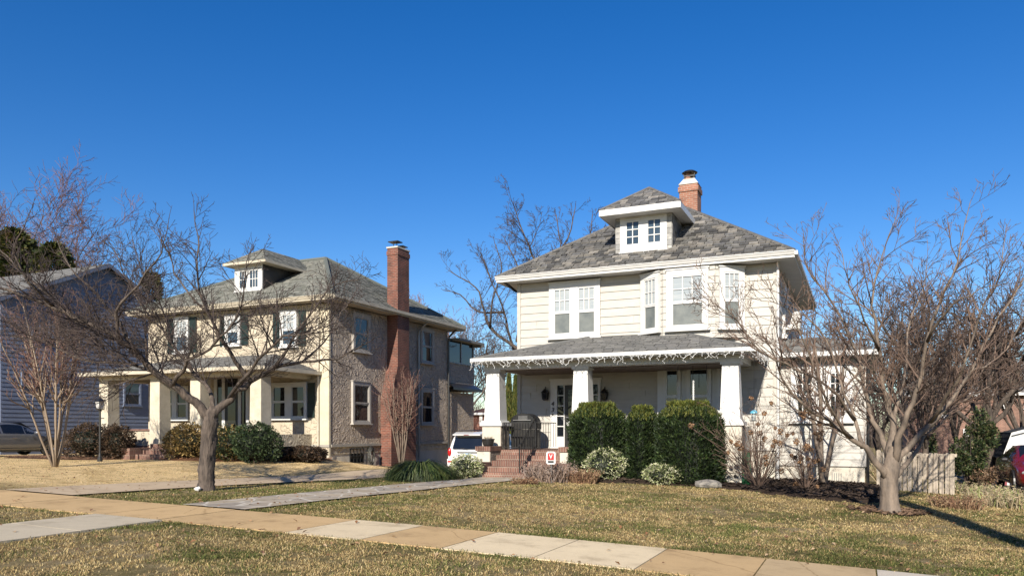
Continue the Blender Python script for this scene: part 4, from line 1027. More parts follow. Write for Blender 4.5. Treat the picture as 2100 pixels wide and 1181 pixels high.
# --- dark street-side tree left
bx_, by_, bz2 = on_g(422, 1006); D = -bx_*SA+by_*CA
T = [(bx_, by_, bz2-.1, .175)]+[(*at_d(px, py, D), r_) for px, py, r_ in ((424, 960, .160), (428, 905, .150), (431, 868, .158), (433, 846, .11), (434, 832, .05))]
limbs = [PL([(431,858,0),(398,822,-.1),(352,792,-.3),(300,748,-.5),(250,700,-.8),(180,662,-1.1),(110,625,-1.3),(40,590,-1.4),(-40,566,-1.5)], D, (.115,.022), lo=.3),
 PL([(433,858,0),(470,815,.1),(515,782,.2),(560,757,.3),(620,742,.5),(690,735,.8),(750,705,1.0)], D, (.105,.012)),
 PL([(436,850,0),(430,800,.3),(395,765,.7),(350,700,1.0),(300,640,1.2),(262,560,1.5),(232,470,1.6)], D, (.06,.010)),
 PL([(515,782,.2),(482,740,0),(452,690,-.3),(425,640,-.5),(402,560,-.7),(408,470,-.6),(398,395,-.5)], D, (.06,.008)),
 PL([(560,757,.3),(600,700,.2),(648,622,0),(690,565,-.2),(752,545,-.3)], D, (.045,.007)),
 PL([(300,748,-.5),(262,690,-.8),(205,605,-.6),(145,525,-.5),(118,455,-.4)], D, (.055,.008)),
 PL([(180,662,-1.1),(105,600,-1.3),(35,515,-1.0),(-30,450,-.9)], D, (.05,.009)),
 PL([(352,792,-.3),(385,742,-.8),(432,715,-1.1),(482,655,-1.3),(500,560,-1.4),(512,482,-1.4)], D, (.05,.007)),
 PL([(250,700,-.8),(240,640,-1.3),(285,560,-1.6),(330,480,-1.7),(345,420,-1.7)], D, (.045,.007)),
 PL([(398,822,-.1),(330,770,.8),(250,745,1.6),(170,740,2.2),(90,700,2.6),(10,690,3.0)], D, (.055,.010)),
 PL([(470,815,.1),(530,740,-1.0),(580,690,-1.7),(640,680,-2.2),(690,640,-2.5)], D, (.045,.007)),
 PL([(620,742,.5),(668,700,1.3),(700,640,1.9),(722,600,2.2)], D, (.03,.006)),
 PL([(110,625,-1.3),(60,560,-1.9),(30,480,-2.1),(60,400,-2.3)], D, (.035,.007)),
 PL([(350,700,1.0),(330,620,1.9),(290,520,2.3),(270,440,2.5)], D, (.03,.006)),
 PL([(425,640,-.5),(370,560,-.2),(345,480,0),(310,430,.1)], D, (.03,.006))]
tA, outA = guided('bare_tree', (bx_, by_, bz2), T, limbs, 'dark-barked bare tree with a low arching limb, growing beside the flagstone walk', BARKD, TWIGD, 12, 2, 6.6, .0046, .5, .055, maxL=2.0, id_=7.4, wander=.085, sr=.66)
m = M(); x_, y_ = bx_-.02, by_-.24
for i in range(2): m.blob((x_+i*.09, y_-i*.03, g(x_, y_)+.05+i*.01), (.06, .04, .045), 7, 4, rough=.25)
st = m.build('pale_stone', WHITE, origin=(x_, y_, g(x_, y_))); tag(st, 'small white stone lying at the foot of the dark-barked tree', 'stone')
DROP = 62
# --- vase shaped tree right
bx_, by_, bz2 = on_g(1824, 1052); D = -bx_*SA+by_*CA
T = [(bx_, by_, bz2-.1, .195)]+[(*at_d(px, py, D), r_) for px, py, r_ in ((1823, 1015, .165), (1823, 988, .160), (1826, 962, .165), (1829, 940, .12), (1830, 915, .06))]
limbs = [PL([(1818,985,0),(1785,930,-.1),(1748,900,-.2),(1700,862,-.4),(1652,832,-.6),(1612,792,-.8),(1590,735,-1.0),(1556,660,-1.2)], D, (0.090,0.007)),
 PL([(1770,918,-.1),(1752,860,.2),(1722,780,.4),(1690,700,.6),(1640,622,.8),(1578,560,.9)], D, (0.054,0.006)),
 PL([(1824,965,0),(1812,905,.3),(1790,860,.5),(1770,790,.7),(1757,720,.8),(1705,600,1.0),(1655,490,1.1),(1648,425,1.1)], D, (0.090,0.006)),
 PL([(1828,955,0),(1830,860,.2),(1812,800,.2),(1803,720,.1),(1788,620,0),(1800,500,0),(1838,385,-.1)], D, (0.100,0.006)),
 PL([(1832,952,0),(1850,870,-.3),(1880,800,-.5),(1902,700,-.8),(1930,600,-1.0),(1962,480,-1.1),(1990,352,-1.1)], D, (0.090,0.006)),
 PL([(1832,965,0),(1852,935,0),(1892,888,.1),(1935,840,.2),(1990,760,.3),(2030,680,.3),(2088,560,.2),(2125,470,.2)], D, (0.105,0.007)),
 PL([(1838,975,0),(1872,930,.5),(1908,885,.9),(1962,832,1.3),(2030,790,1.6),(2110,740,2.0)], D, (0.067,0.007)),
 PL([(1832,860,.2),(1852,780,.7),(1862,680,1.1),(1888,560,1.4),(1902,462,1.5)], D, (0.045,0.005)),
 PL([(1752,860,.2),(1700,792,-.5),(1640,762,-1.0),(1560,718,-1.5),(1502,645,-1.8),(1452,600,-1.9)], D, (0.041,0.005)),
 PL([(1748,900,-.2),(1702,832,-.9),(1660,730,-1.4),(1620,640,-1.7),(1560,600,-1.9)], D, (0.041,0.005)),
 PL([(1905,870,.2),(1960,780,-.8),(2010,650,-1.3),(2050,520,-1.6),(2060,430,-1.7)], D, (0.045,0.005)),
 PL([(1803,720,.1),(1760,620,-.7),(1738,520,-1.0),(1720,440,-1.1)], D, (0.032,0.004)),
 PL([(1902,700,-.8),(1950,620,-1.6),(2010,560,-2.0),(2070,540,-2.2)], D, (0.032,0.004)),
 PL([(1990,760,.3),(2040,740,1.0),(2100,650,1.5),(2160,600,1.8)], D, (0.032,0.004)),
 PL([(1770,790,.7),(1700,720,1.4),(1640,680,1.9),(1560,650,2.3)], D, (0.028,0.004))]
tB, outB = guided('bare_tree', (bx_, by_, bz2), T, limbs, 'smooth tan bare tree branching low in a vase shape on the right lawn', BARKT, TWIGT, 23, 3, 5.6, .0044, .5, .09, (22, 56), 1.2, gn=.012, id_=6.8, sr=.58, wander=.13, tx=.5)
DROP = 0
# --- generic bare tree
def bare(name, base, H, lab, mt, mc, seed, R0, fork=.3, spread=.5, n1=6, lvl=3, dens=1.3, ratio=.55, rmin=.012, lean=(0, 0), group=None, up=.1, stems=1, sspread=.2, thr=.03, cat='tree', ang=(25, 55), wander=.13):
    r = random.Random(seed); root = empty(name, base, lab, cat, group); out = []
    for s in range(stems):
        a0 = 2*math.pi*s/stems+r.random(); p = Vector(base)+Vector((0,0,-.15)); d = Vector((lean[0], lean[1], 1)).normalized()
        if stems > 1: d = (d+Vector((math.cos(a0), math.sin(a0), 0))*sspread*r.uniform(.4, 1.2)).normalized()
        pts = [p.copy()]; q = p.copy(); nn = 8; HH = H*(fork if stems == 1 else r.uniform(.8, 1))
        for i in range(nn): d = (d+Vector((r.gauss(0,.04), r.gauss(0,.04), .03))).normalized(); q = q+d*(HH/nn); pts.append(q.copy())
        re = R0*(.7 if stems == 1 else .3); out.append((pts, R0*r.uniform(.8, 1.1), re, 9))
        if stems == 1:
            for k in range(n1):
                a = 2*math.pi*k/n1+r.uniform(-.4, .4); t = spread*r.uniform(.3, 1.2); i = nn-(k % 3); cd = Vector((math.cos(a)*t, math.sin(a)*t, 1)).normalized()
                grow(out, pts[i], cd, H*(1-fork)*r.uniform(.75, 1.05), re*r.uniform(.55, .8), lvl, r, up*.6, wander, dens, ratio, ang, rmin)
        else: sprout(out, pts, R0, re, HH, lvl, r, up, wander, dens, ratio, ang, rmin, lo=.4)
    finish_tree(root, out, mt, mc, thr); return root
def gb(px, d):   # ground point below a column of the view at distance d
    a, b, c = ray(px, 880); x, y = a*d, b*d; return (x, y, g(x, y))
# crape myrtle, many pale stems
bx_, by_, bz2 = on_g(113, 957)
bare('crape_myrtle', (bx_, by_, bz2), 5.2, 'pale multi-stemmed crape myrtle on the straw lawn at far left', BARKP, TWIGP, 31, .045, stems=11, sspread=.30, lvl=2, dens=5.0, ratio=.30, rmin=.006, thr=.018, ang=(20, 50))
# twin-trunk small tree by the side wing
bx_, by_, bz2 = on_g(1690, 997)
bare('crape_myrtle', (bx_, by_, bz2), 4.2, 'slim twin-stemmed brown crape myrtle in front of the side wing window', BARKT, TWIGP, 33, .085, stems=3, sspread=.16, lvl=2, dens=2.2, ratio=.4, rmin=.006, thr=.02)
# big tree behind the cream house, guided
DROP = 20
D = 40; base = gb(1080, D)
T = [(*base, .42)]+[(*at_d(px, py, D), r_) for px, py, r_ in ((1082, 860, .36), (1085, 780, .33), (1088, 740, .3))]
limbs = [PL([(1088,745,0),(1060,715,0),(1005,672,-.3),(990,620,-.4),(975,580,-.5),(925,545,-.5)], D, (.14,.02)),
 PL([(1075,770,0),(1048,700,.5),(1035,640,.8),(1010,575,1),(985,500,1.2)], D, (.11,.02)),
 PL([(1088,745,0),(1092,650,0),(1108,560,0),(1090,500,-.4),(1070,450,-.6),(1055,405,-.8)], D, (.14,.02)),
 PL([(1104,580,0),(1130,520,.6),(1165,470,1),(1180,405,1.2)], D, (.12,.02)),
 PL([(1092,640,0),(1140,580,-1),(1190,520,-1.4),(1235,452,-1.6)], D, (.13,.02)),
 PL([(1092,700,0),(1180,600,1),(1260,500,1.5),(1300,450,1.6)], D, (.13,.02)),
 PL([(1035,640,.8),(980,640,1.4),(945,600,1.8),(915,590,2)], D, (.07,.02)),
 PL([(1060,700,.4),(1075,600,1.2),(1060,530,1.8),(1035,470,2.2)], D, (.09,.02)), PL([(1104,580,0),(1135,540,-1.2),(1150,480,-1.8),(1140,420,-2)], D, (.08,.02)),
 PL([(1140,580,-1),(1170,540,.4),(1205,480,1),(1215,420,1.2)], D, (.08,.02)), PL([(1005,672,-.3),(1010,610,-1.2),(1030,540,-1.8),(1015,480,-2)], D, (.07,.02))]
guided('bare_tree', base, T, limbs, 'tall bare tree rising behind the left end of the cream house roof', BARKD, TWIGD, 44, 3, 2.6, .0085, .5, .07, (28, 62), 3.0, id_=3.6, sr=.68, wander=.12)
DROP = 0
# more background trees
bgs = [(60, 62, 20.5, 'purplish bare tree behind the far-left gable house, topping the upper left corner', TWIGP, .5), (-30, 66, 22, 'bare tree cut by the left picture edge behind the far-left gable house', TWIGP, .6),
 (885, 62, 12, 'distant bare tree seen just right of the brick side chimney', TWIGP, .5), (955, 55, 9, 'distant bare tree behind the rear sun porch', TWIGD, .5), (1010, 60, 10, 'distant bare tree framed under the left end of the cream porch', TWIGD, .5),
 (2037, 30, 9.5, 'dark gnarled bare tree wrapped in ivy between the fence and the shed', TWIGD, .75),
 (1900, 33, 8.0, 'bare tree with thin trunk behind the left half of the board fence', TWIGD, .6), (1850, 42, 9.5, 'tall bare tree far behind the vase-shaped tree', TWIGT, .6),
 (1960, 48, 9.0, 'bare tree in front of the distant brick house', TWIGD, .6), (2090, 44, 9.5, 'bare tree behind the white shed roof at the right edge', TWIGT, .6), (1800, 36, 6.5, 'low bushy bare tree right behind the end of the side wing', TWIGT, .7)]
for i, (px, d, H, lab, mc, sp) in enumerate(bgs):
    b = gb(px, d); big = px == 2037
    bare('bare_tree', b, H, lab, BARKD, mc, 60+i, .22 if big else .16, .22 if px > 1700 else .3, sp, 7, 3, (2.0 if px > 1700 else 1.7) if d < 45 else 1.5, .55, .010 if d < 40 else .014, group='bare trees standing behind the houses', wander=.2 if big else .14)
# pruned climbing shrub by the brick chimney
b = (-17.3, 27.2, g(-17.3, 27.2))
bare('bare_shrub', b, 4.3, 'tall reddish-brown bare shrub growing against the brick side chimney', BARKT, TWIGP, 90, .03, stems=15, sspread=.2, lvl=2, dens=5, ratio=.24, rmin=.006, thr=.018, cat='shrub')
b = on_g(880, 950)
bare('bare_shrub', b, 1.5, 'low bare shrub beside the parked white sport utility vehicle', BARKT, TWIGP, 91, .02, stems=7, sspread=.5, lvl=2, dens=3, ratio=.4, rmin=.006, thr=.015, cat='shrub')
# off-frame street tree whose shadow crosses the lawn
bare('street_tree', (4.7, 2.95, g(4.7, 2.95)), 10.6, 'bare street tree by the kerb, casting its shadow on the right lawn', BARKD, TWIGD, 95, .30, .74, .45, 5, 2, .8, .5, .012)
# ================================================================ SHRUBS
def leaves(m, c, rad, n, size, pal, r, shape='ell', shell=.55, up=0, top=None, topk=.75, aspect=.5, noise_=.12):
    cx, cy, cz = c; rx, ry, rz = rad; ph = [r.uniform(0, 6.28) for _ in range(6)]
    for _ in range(n):
        th = r.uniform(0, 6.2832)
        if shape == 'ell':
            u = r.uniform(-.75, 1); k = (shell+(1-shell)*r.random()**.5); s = math.sqrt(max(0, 1-u*u))
        else:
            u = r.uniform(-1, 1); k = (shell+(1-shell)*r.random()**.5); e = .30
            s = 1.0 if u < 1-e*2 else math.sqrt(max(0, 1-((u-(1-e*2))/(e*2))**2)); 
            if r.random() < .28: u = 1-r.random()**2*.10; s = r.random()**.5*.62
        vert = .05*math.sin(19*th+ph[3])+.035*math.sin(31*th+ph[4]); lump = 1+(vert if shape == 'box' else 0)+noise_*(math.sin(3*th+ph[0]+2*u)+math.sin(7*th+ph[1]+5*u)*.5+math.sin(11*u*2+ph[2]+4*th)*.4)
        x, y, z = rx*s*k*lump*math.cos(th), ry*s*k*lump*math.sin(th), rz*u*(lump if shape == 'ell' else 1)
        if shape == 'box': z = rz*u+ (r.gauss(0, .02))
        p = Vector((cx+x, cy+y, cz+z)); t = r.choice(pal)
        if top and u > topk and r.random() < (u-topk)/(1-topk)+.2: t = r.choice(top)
        q = r.uniform(.7, 1.25)*(1+.6*math.sin(th*9+ph[5]+3*math.sin(z*9+ph[0]))*math.sin(z*7+th*5+ph[2])); t = tuple(v*q for v in t)
        d = Vector((x/rx+r.gauss(0,.5), y/ry+r.gauss(0,.5), u*.6+up+r.gauss(0,.5)))
        if d.length < .01: d = Vector((0,0,1))
        d.normalize(); s_ = perp(d, r); L = size*r.uniform(.6, 1.4); W = L*aspect
        m.add([p-s_*W*.5, p+d*L*.45-s_*W*.35, p+d*L, p+d*L*.5+s_*W*.5], [(0,1,2,3)], t)
def shrub(name, c, rad, n, size, pal, seed, lab, shape='ell', core=(.012,.018,.008), group=None, stems=True, **k):
    r = random.Random(seed); root = empty(name, (c[0], c[1], g(c[0], c[1])), lab, 'shrub', group)
    m = M(); leaves(m, c, rad, n, size, pal, r, shape, **k)
    kc = .72 if shape == 'ell' else .8; top_ = k.get('top') or pal
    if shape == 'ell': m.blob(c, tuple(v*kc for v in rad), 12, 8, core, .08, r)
    else:
        prof = [(.8,-1),(.84,-.2),(.82,.55),(.6,.82),(.2,.92)]; vs = []; fs = []
        for q, z in prof:
            for j in range(12): w = 2*math.pi*j/12; vs.append((c[0]+rad[0]*q*math.cos(w), c[1]+rad[1]*q*math.sin(w), c[2]+rad[2]*z))
        for i in range(4):
            for j in range(12): fs.append((i*12+j, i*12+(j+1) % 12, (i+1)*12+(j+1) % 12, (i+1)*12+j))
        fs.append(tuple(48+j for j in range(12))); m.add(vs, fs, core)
    if shape == 'box':      # stray upright shoots
        for _ in range(int(n/55)):
            a = r.uniform(0, 6.28); q = r.random()**.5*.98; x = c[0]+rad[0]*q*math.cos(a); y = c[1]+rad[1]*q*math.sin(a); z = c[2]+rad[2]*(1-.55*max(0, q-.35)**1.5)-.06; t = r.choice(top_)
            for j in range(r.randint(2, 6)):
                w_ = r.uniform(0, 6.28); d = Vector((math.cos(w_)*.7, math.sin(w_)*.7, 1)).normalized(); s_ = perp(d, r)*.012; p = Vector((x, y, z+j*.022)); tt = vary(t, r, .7, 1.2)
                m.add([p-s_, p+s_, p+d*.055], [(0,1,2)], tt)
    m.build('foliage', LEAF, root)
    if stems:
        s = M(); gz = g(c[0], c[1])
        for i in range(6): a = r.uniform(0, 6.28); s.tube([(c[0]+.05*math.cos(a), c[1]+.05*math.sin(a), gz-.05), (c[0]+rad[0]*.4*math.cos(a), c[1]+rad[1]*.4*math.sin(a), c[2])], .02, .01, 5)
        s.build('stem', BARKD, root)
    return root
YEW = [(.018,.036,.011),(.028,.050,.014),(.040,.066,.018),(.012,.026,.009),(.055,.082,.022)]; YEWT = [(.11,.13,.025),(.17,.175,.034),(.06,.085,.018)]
def yew(pa, pb, pt, pbot, y, seed, lab):
    x0, x1 = on_y(pa, 900, y)[0], on_y(pb, 900, y)[0]; zt = on_y((pa+pb)/2, pt, y)[1]; gz = g((x0+x1)/2, y); h = (zt-gz+.0)/2
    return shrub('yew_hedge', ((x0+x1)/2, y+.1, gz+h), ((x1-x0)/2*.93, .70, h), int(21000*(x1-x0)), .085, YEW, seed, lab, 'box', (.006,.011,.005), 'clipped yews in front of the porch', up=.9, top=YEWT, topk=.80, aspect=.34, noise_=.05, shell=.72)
yew(1163, 1284, 832, 985, 20.35, 1, 'wide clipped dark green yew nearest the front steps')
yew(1284, 1347, 838, 985, 20.55, 2, 'narrow clipped yew squeezed between two wider yews')
yew(1341, 1484, 829, 990, 20.2, 3, 'wide clipped dark green yew at the right end of the hedge row')
VAR = [(.50,.50,.30),(.42,.45,.22),(.58,.56,.40),(.16,.21,.08),(.30,.34,.13)]
def pxs(px, py_top, py_bot, w, y):
    x, zt = on_y(px, py_top, y); gz = g(x, y); h = (zt-gz)/2; d = -x*SA+y*CA
    return (x, y, gz+h), (w/2/1580*d*1.05, w/2/1580*d, h*1.05)
for k, (px, t, w, y, lab) in enumerate(((1238, 925, 84, 19.75, 'variegated cream-green shrub in front of the widest yew by the steps'), (1357, 955, 76, 19.75, 'low variegated cream-green shrub in front of the right yew'), (954, 936, 66, 19.6, 'variegated shrub beside the left step wall'))):
    c, rad = pxs(px, t, 990, w, y); shrub('variegated_shrub', c, rad, 2600, .06, VAR, 20+k, lab, group='variegated cream and green shrubs', aspect=.5, shell=.6)
GRN = [(.03,.055,.02),(.05,.08,.028),(.08,.11,.04),(.02,.036,.014)]; BRN = [(.24,.155,.05),(.31,.21,.075),(.15,.095,.035),(.17,.14,.045),(.37,.26,.10)]; DBR = [(.07,.045,.03),(.10,.065,.04),(.04,.03,.02),(.13,.08,.045)]
for k, (px, t, w, y, pal_, lab) in enumerate(((384, 874, 86, 20.7, BRN, 'bronze-brown rounded shrub left of the dark green one at the stucco porch'), (474, 878, 84, 20.6, [*GRN, *BRN[:2]], 'mixed bronze and green shrub behind the dark tree trunk'), (527, 873, 92, 20.5, GRN, 'dark green rounded shrub in front of the stucco house window'),
    (622, 918, 90, 22.2, DBR, 'low dark brown shrub at the foot of the stucco house corner'), (185, 874, 100, 20.1, DBR, 'dark brown leafy shrub left of the lamp post'), (240, 878, 62, 20.4, DBR, 'dark brown shrub between the lamp post and the porch steps'))):
    c, rad = pxs(px, t, 940, w, y); shrub('rounded_shrub', c, rad, 5200, .085, pal_, 30+k, lab, group='rounded foundation shrubs of the stucco house', aspect=.55, shell=.65)
# arching low evergreen by the walk
b = on_g(862, 985); r = random.Random(77)
root = empty('arching_evergreen', b, 'dark green arching weeping evergreen spreading beside the driveway and walk', 'shrub')
m = M()
for _ in range(2600):
    a = r.uniform(0, 6.28); lp_ = 1+.22*math.sin(a*3+1)+.14*math.sin(a*7); R0 = r.uniform(.15, 1.0)*.85*lp_; h = (.50-.27*R0)*r.uniform(.3, 1.15); t = vary(r.choice([(.045,.075,.018),(.07,.10,.025),(.11,.13,.04),(.025,.045,.014)]), r, .7, 1.3)
    p0 = Vector((b[0]+.5*R0*math.cos(a)*1.1, b[1]+.4*R0*math.sin(a), b[2]+h*.8)); dr = Vector((math.cos(a), math.sin(a)*.8, 0)); sd = Vector((-math.sin(a), math.cos(a), 0))*.013
    kk = r.uniform(.5, 1.5); p1 = p0+dr*.28*kk+Vector((0,0,.12*kk)); p2 = p1+dr*.26*kk+Vector((0,0,-.15)); p3 = p2+dr*.1+Vector((0,0,-.22))
    m.add([p0-sd, p0+sd, p1+sd*.9, p1-sd*.9, p2+sd*.7, p2-sd*.7, p3], [(0,1,2,3),(3,2,4,5),(5,4,6)], t)
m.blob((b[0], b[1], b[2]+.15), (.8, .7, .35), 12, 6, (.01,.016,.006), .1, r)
m.build('foliage', LEAF, root)
# dry perennials in front of the steps
def clump(name, b, w, h, n, pal, seed, lab, mat=None, cat='plant', group=None, curl=.5):
    r = random.Random(seed); m = M()
    for _ in range(n):
        a = r.uniform(0, 6.28); q = r.random()**.5*w*.5; p = Vector((b[0]+q*math.cos(a), b[1]+q*.7*math.sin(a), b[2]))
        p.z = g(p.x, p.y); d = Vector((math.cos(a)*curl*r.random()+r.gauss(0,.25), math.sin(a)*curl*r.random()+r.gauss(0,.25), 1)).normalized(); L = h*r.uniform(.4, 1.15); t = vary(r.choice(pal), r, .7, 1.25); s = perp(d, r)*.008
        pm_ = p+d*L*.6; d2 = (d+Vector((r.gauss(0,.4), r.gauss(0,.4), -.1))).normalized(); pe = pm_+d2*L*.4
        m.add([p-s, p+s, pm_+s, pm_-s, pe], [(0,1,2,3),(3,2,4)], t)
        for k in range(3):
            c = pm_.lerp(pe, r.random()); u = perp(d, r)*r.uniform(.015, .035); v = perp(u.normalized(), r)*.014; m.add([c, c+u-v, c+u*1.8, c+u+v], [(0,1,2,3)], t)
    o = m.build(name, LEAF, origin=b); tag(o, lab, cat, group); return o
GP = [(.36,.27,.22),(.28,.22,.19),(.44,.33,.26),(.22,.15,.11)]; RD = [(.32,.19,.11),(.24,.13,.08),(.38,.26,.15)]; ST = [(.50,.40,.25),(.42,.32,.19),(.34,.36,.14),(.55,.46,.3)]
clump('dry_perennial', on_g(1128, 988), 1.3, .55, 620, GP, 1, 'greyish dead perennial clump beneath the yard sign')
clump('dry_perennial', on_g(1190, 990), .9, .40, 420, RD, 2, 'rusty dead perennial clump in front of the yew by the steps')
clump('dry_perennial', on_g(1078, 992), .7, .18, 200, RD, 3, 'low tan dead leaves at the edge of the walk')
clump('heather', on_g(1300, 985), .9, .26, 520, [(.50,.40,.36),(.38,.27,.2),(.28,.2,.15)], 4, 'low pinkish-brown heather between the two variegated shrubs')
clump('heather', on_g(1400, 988), .6, .24, 300, [(.45,.33,.28),(.34,.24,.18)], 5, 'low brown heather right of the low variegated shrub')
clump('ornamental_grass', on_g(1960, 1042), 1.0, .30, 260, RD, 6, 'reddish-brown dead grass tuft on the lawn near the fence')
clump('ornamental_grass', on_g(2060, 1040), 1.5, .45, 420, ST, 7, 'straw and green grass tuft at the right edge of the lawn')
clump('ornamental_grass', on_g(2010, 1015), 1.6, .35, 420, ST, 8, 'straw-coloured grass tuft below the ivy-covered tree')
clump('ornamental_grass', on_g(1812, 990), .5, .9, 260, ST, 9, 'upright tan grass clump at the left end of the fence')
# hydrangeas with dried heads
def hydr(px, py, H, n, lab, seed, sp=.55):
    b = on_g(px, py); r = random.Random(seed); root = empty('hydrangea', b, lab, 'shrub'); out = []; heads = []
    for i in range(n):
        a = r.uniform(0, 6.28); t = r.uniform(.1, 1)*sp; d = Vector((math.cos(a)*t, math.sin(a)*t*.7, 1)).normalized(); L = H*r.uniform(.4, 1)
        grow(out, Vector(b)+Vector((0,0,-.05)), d, L, .013, 2, r, .02, .12, 4.2, .38, (25, 60), .0045)
        if r.random() < .42: heads.append([o for o in out if o[3] == 2][-1][0][-1])
        q = r.choice([o for o in out[-6:]]); 
        if r.random() < .35: heads.append(q[0][-1])
    m = M()
    for pts, a, b_, l in out: m.tube(pts, a, b_, 4 if l == 2 else 3, cap=False)
    m.build('stem', TWIGT, root)
    h = M()
    for c in heads:
        k = r.uniform(.045, .085)
        for _ in range(70):
            v = Vector((r.gauss(0,1), r.gauss(0,1), r.gauss(0,1))).normalized(); p = c+v*k*r.uniform(.6, 1); s = perp(v, r)*.022; w = perp(s.normalized(), r)*.02
            h.add([p-s, p-w, p+s, p+w], [(0,1,2,3)], vary(r.choice([(.33,.19,.10),(.42,.27,.16),(.24,.13,.07)]), r, .7, 1.3))
    h.build('flower_head', LEAF, root); return root
hydr(1556, 1002, 2.4, 40, 'large bare hydrangea with dried brown flower heads beside the right porch column', 1, .95)
hydr(1652, 1005, 1.7, 26, 'smaller bare hydrangea with dried heads in front of the side wing', 2, .9)
# arborvitae behind the porch
for k, (px, w, t, lab) in enumerate(((1044, 15, 765, 'thin arborvitae seen left between porch column and house'), (1057, 13, 772, 'thin arborvitae immediately beside the house corner'))):
    d = 38; x, y, gz = gb(px, d); zt = at_d(px, t, d).z; r = random.Random(k); h = (zt-gz)
    root = empty('arborvitae', (x, y, gz), lab, 'tree', 'arborvitae behind the porch'); m = M()
    for _ in range(3800):
        u = r.random(); a = r.uniform(0, 6.28); R0 = w/1580*d*.62*(1-u**2.2)*r.uniform(.7, 1.1)+.03; p = Vector((x+R0*math.cos(a), y+R0*math.sin(a), gz+u*h)); dd = Vector((math.cos(a)*.4, math.sin(a)*.4, 1)).normalized(); s = perp(dd, r)*.04
        m.add([p-s, p+s, p+dd*.16], [(0,1,2)], vary(r.choice([(.10,.12,.025),(.06,.085,.02),(.16,.15,.04)]), r, .6, 1.3))
    m.build('crown', LEAF, root); s = M(); s.tube([(x, y, gz-.1), (x, y, gz+h*.9)], .06, .02, 6); s.build('trunk', BARKD, root)
# conifers behind the far-left gable house
def conifer(px, pt, d, w, lab, seed, pal, n=5000, s=.3):
    x, y, gz = gb(px, d); zt = at_d(px, pt, d).z; h = zt-gz; r = random.Random(seed)
    root = empty('evergreen_tree', (x, y, gz), lab, 'tree', 'evergreens behind the left houses'); m = M()
    for _ in range(n):
        u = r.random()**.7; a = r.uniform(0, 6.28); lay = .75+.25*math.sin(u*26+a*2); R0 = w*(1-u)**.7*lay*r.uniform(.3, 1.35)+.1; p = Vector((x+R0*math.cos(a), y+R0*math.sin(a), gz+1+u*(h-1)))
        dd = Vector((math.cos(a), math.sin(a), r.uniform(-.3, .5))).normalized(); q = perp(dd, r)*s*.3; m.add([p-q, p+q, p+dd*s+q*.3, p+dd*s-q*.3], [(0,1,2,3)], vary(r.choice(pal), r, .6, 1.4))
    m.build('crown', LEAF, root); t = M(); t.tube([(x,y,gz-.2),(x,y,gz+h*.9)], .2, .05, 7); t.build('trunk', BARKD, root)
EV = [(.06,.08,.022),(.10,.115,.03),(.17,.15,.045),(.04,.055,.018)]
conifer(28, 470, 58, 6.5, 'olive green evergreen behind the gable house at far left', 1, EV, 7000, .4)
conifer(110, 500, 56, 5.0, 'dark evergreen rising behind the far-left gable house roof', 2, EV, 6000, .4)
conifer(312, 560, 54, 2.0, 'slim dark conifer between the two left roofs', 3, EV, 3000, .3)
# ivy and undergrowth near the fence
def thicket(name, px, pt, pb, w, d, pal, seed, lab, n=4000, size=.09, depth=.7):
    x, y, gz = gb(px, d); zt = at_d(px, pt, d).z; h = (zt-gz)/2; r = random.Random(seed)
    root = empty(name, (x, y, gz), lab, 'shrub'); m = M(); W = w/2/1580*d
    for k in range(8): leaves(m, (x+r.uniform(-.75,.75)*W, y+r.uniform(-.3,.3), gz+h*r.uniform(.35, 1.5)), (W*r.uniform(.35,.6), depth, h*r.uniform(.25,.5)), n//9, size, pal, r, shell=.3, aspect=.7)
    m.build('foliage', LEAF, root)
    s = M(); 
    for k in range(14): a = r.uniform(-1, 1)*W*.7; s.tube([(x+a*.5, y, gz-.1), (x+a+r.uniform(-.2,.2), y+r.uniform(-.3,.3), gz+h*r.uniform(1, 1.9))], .02, .008, 4)
    s.build('stem', TWIGD, root)
IVY = [(.028,.048,.015),(.05,.075,.022),(.085,.11,.032),(.016,.028,.01),(.13,.11,.06)]
thicket('ivy_thicket', 2003, 812, 1000, 66, 28.5, IVY, 5, 'ivy mass climbing the gnarled tree left of the shed', 7000, .10)
thicket('ivy_thicket', 1985, 885, 1010, 62, 25.5, IVY, 6, 'loose green undergrowth between the board fence and the shed', 5000, .09)
thicket('bramble', 2018, 950, 1005, 50, 24.8, [(.22,.13,.08),(.3,.2,.12),(.12,.08,.05)], 7, 'brown bramble patch below the ivy by the driveway edge', 1600, .07)
thicket('bramble', 935, 862, 900, 110, 44, [(.25,.13,.08),(.18,.1,.06),(.3,.18,.1)], 8, 'reddish-brown brush behind the white sport utility vehicle', 3000, .12)
thicket('ivy_column', 1912, 760, 900, 20, 34, IVY, 9, 'ivy climbing a thin trunk behind the board fence', 2200, .10, .3)

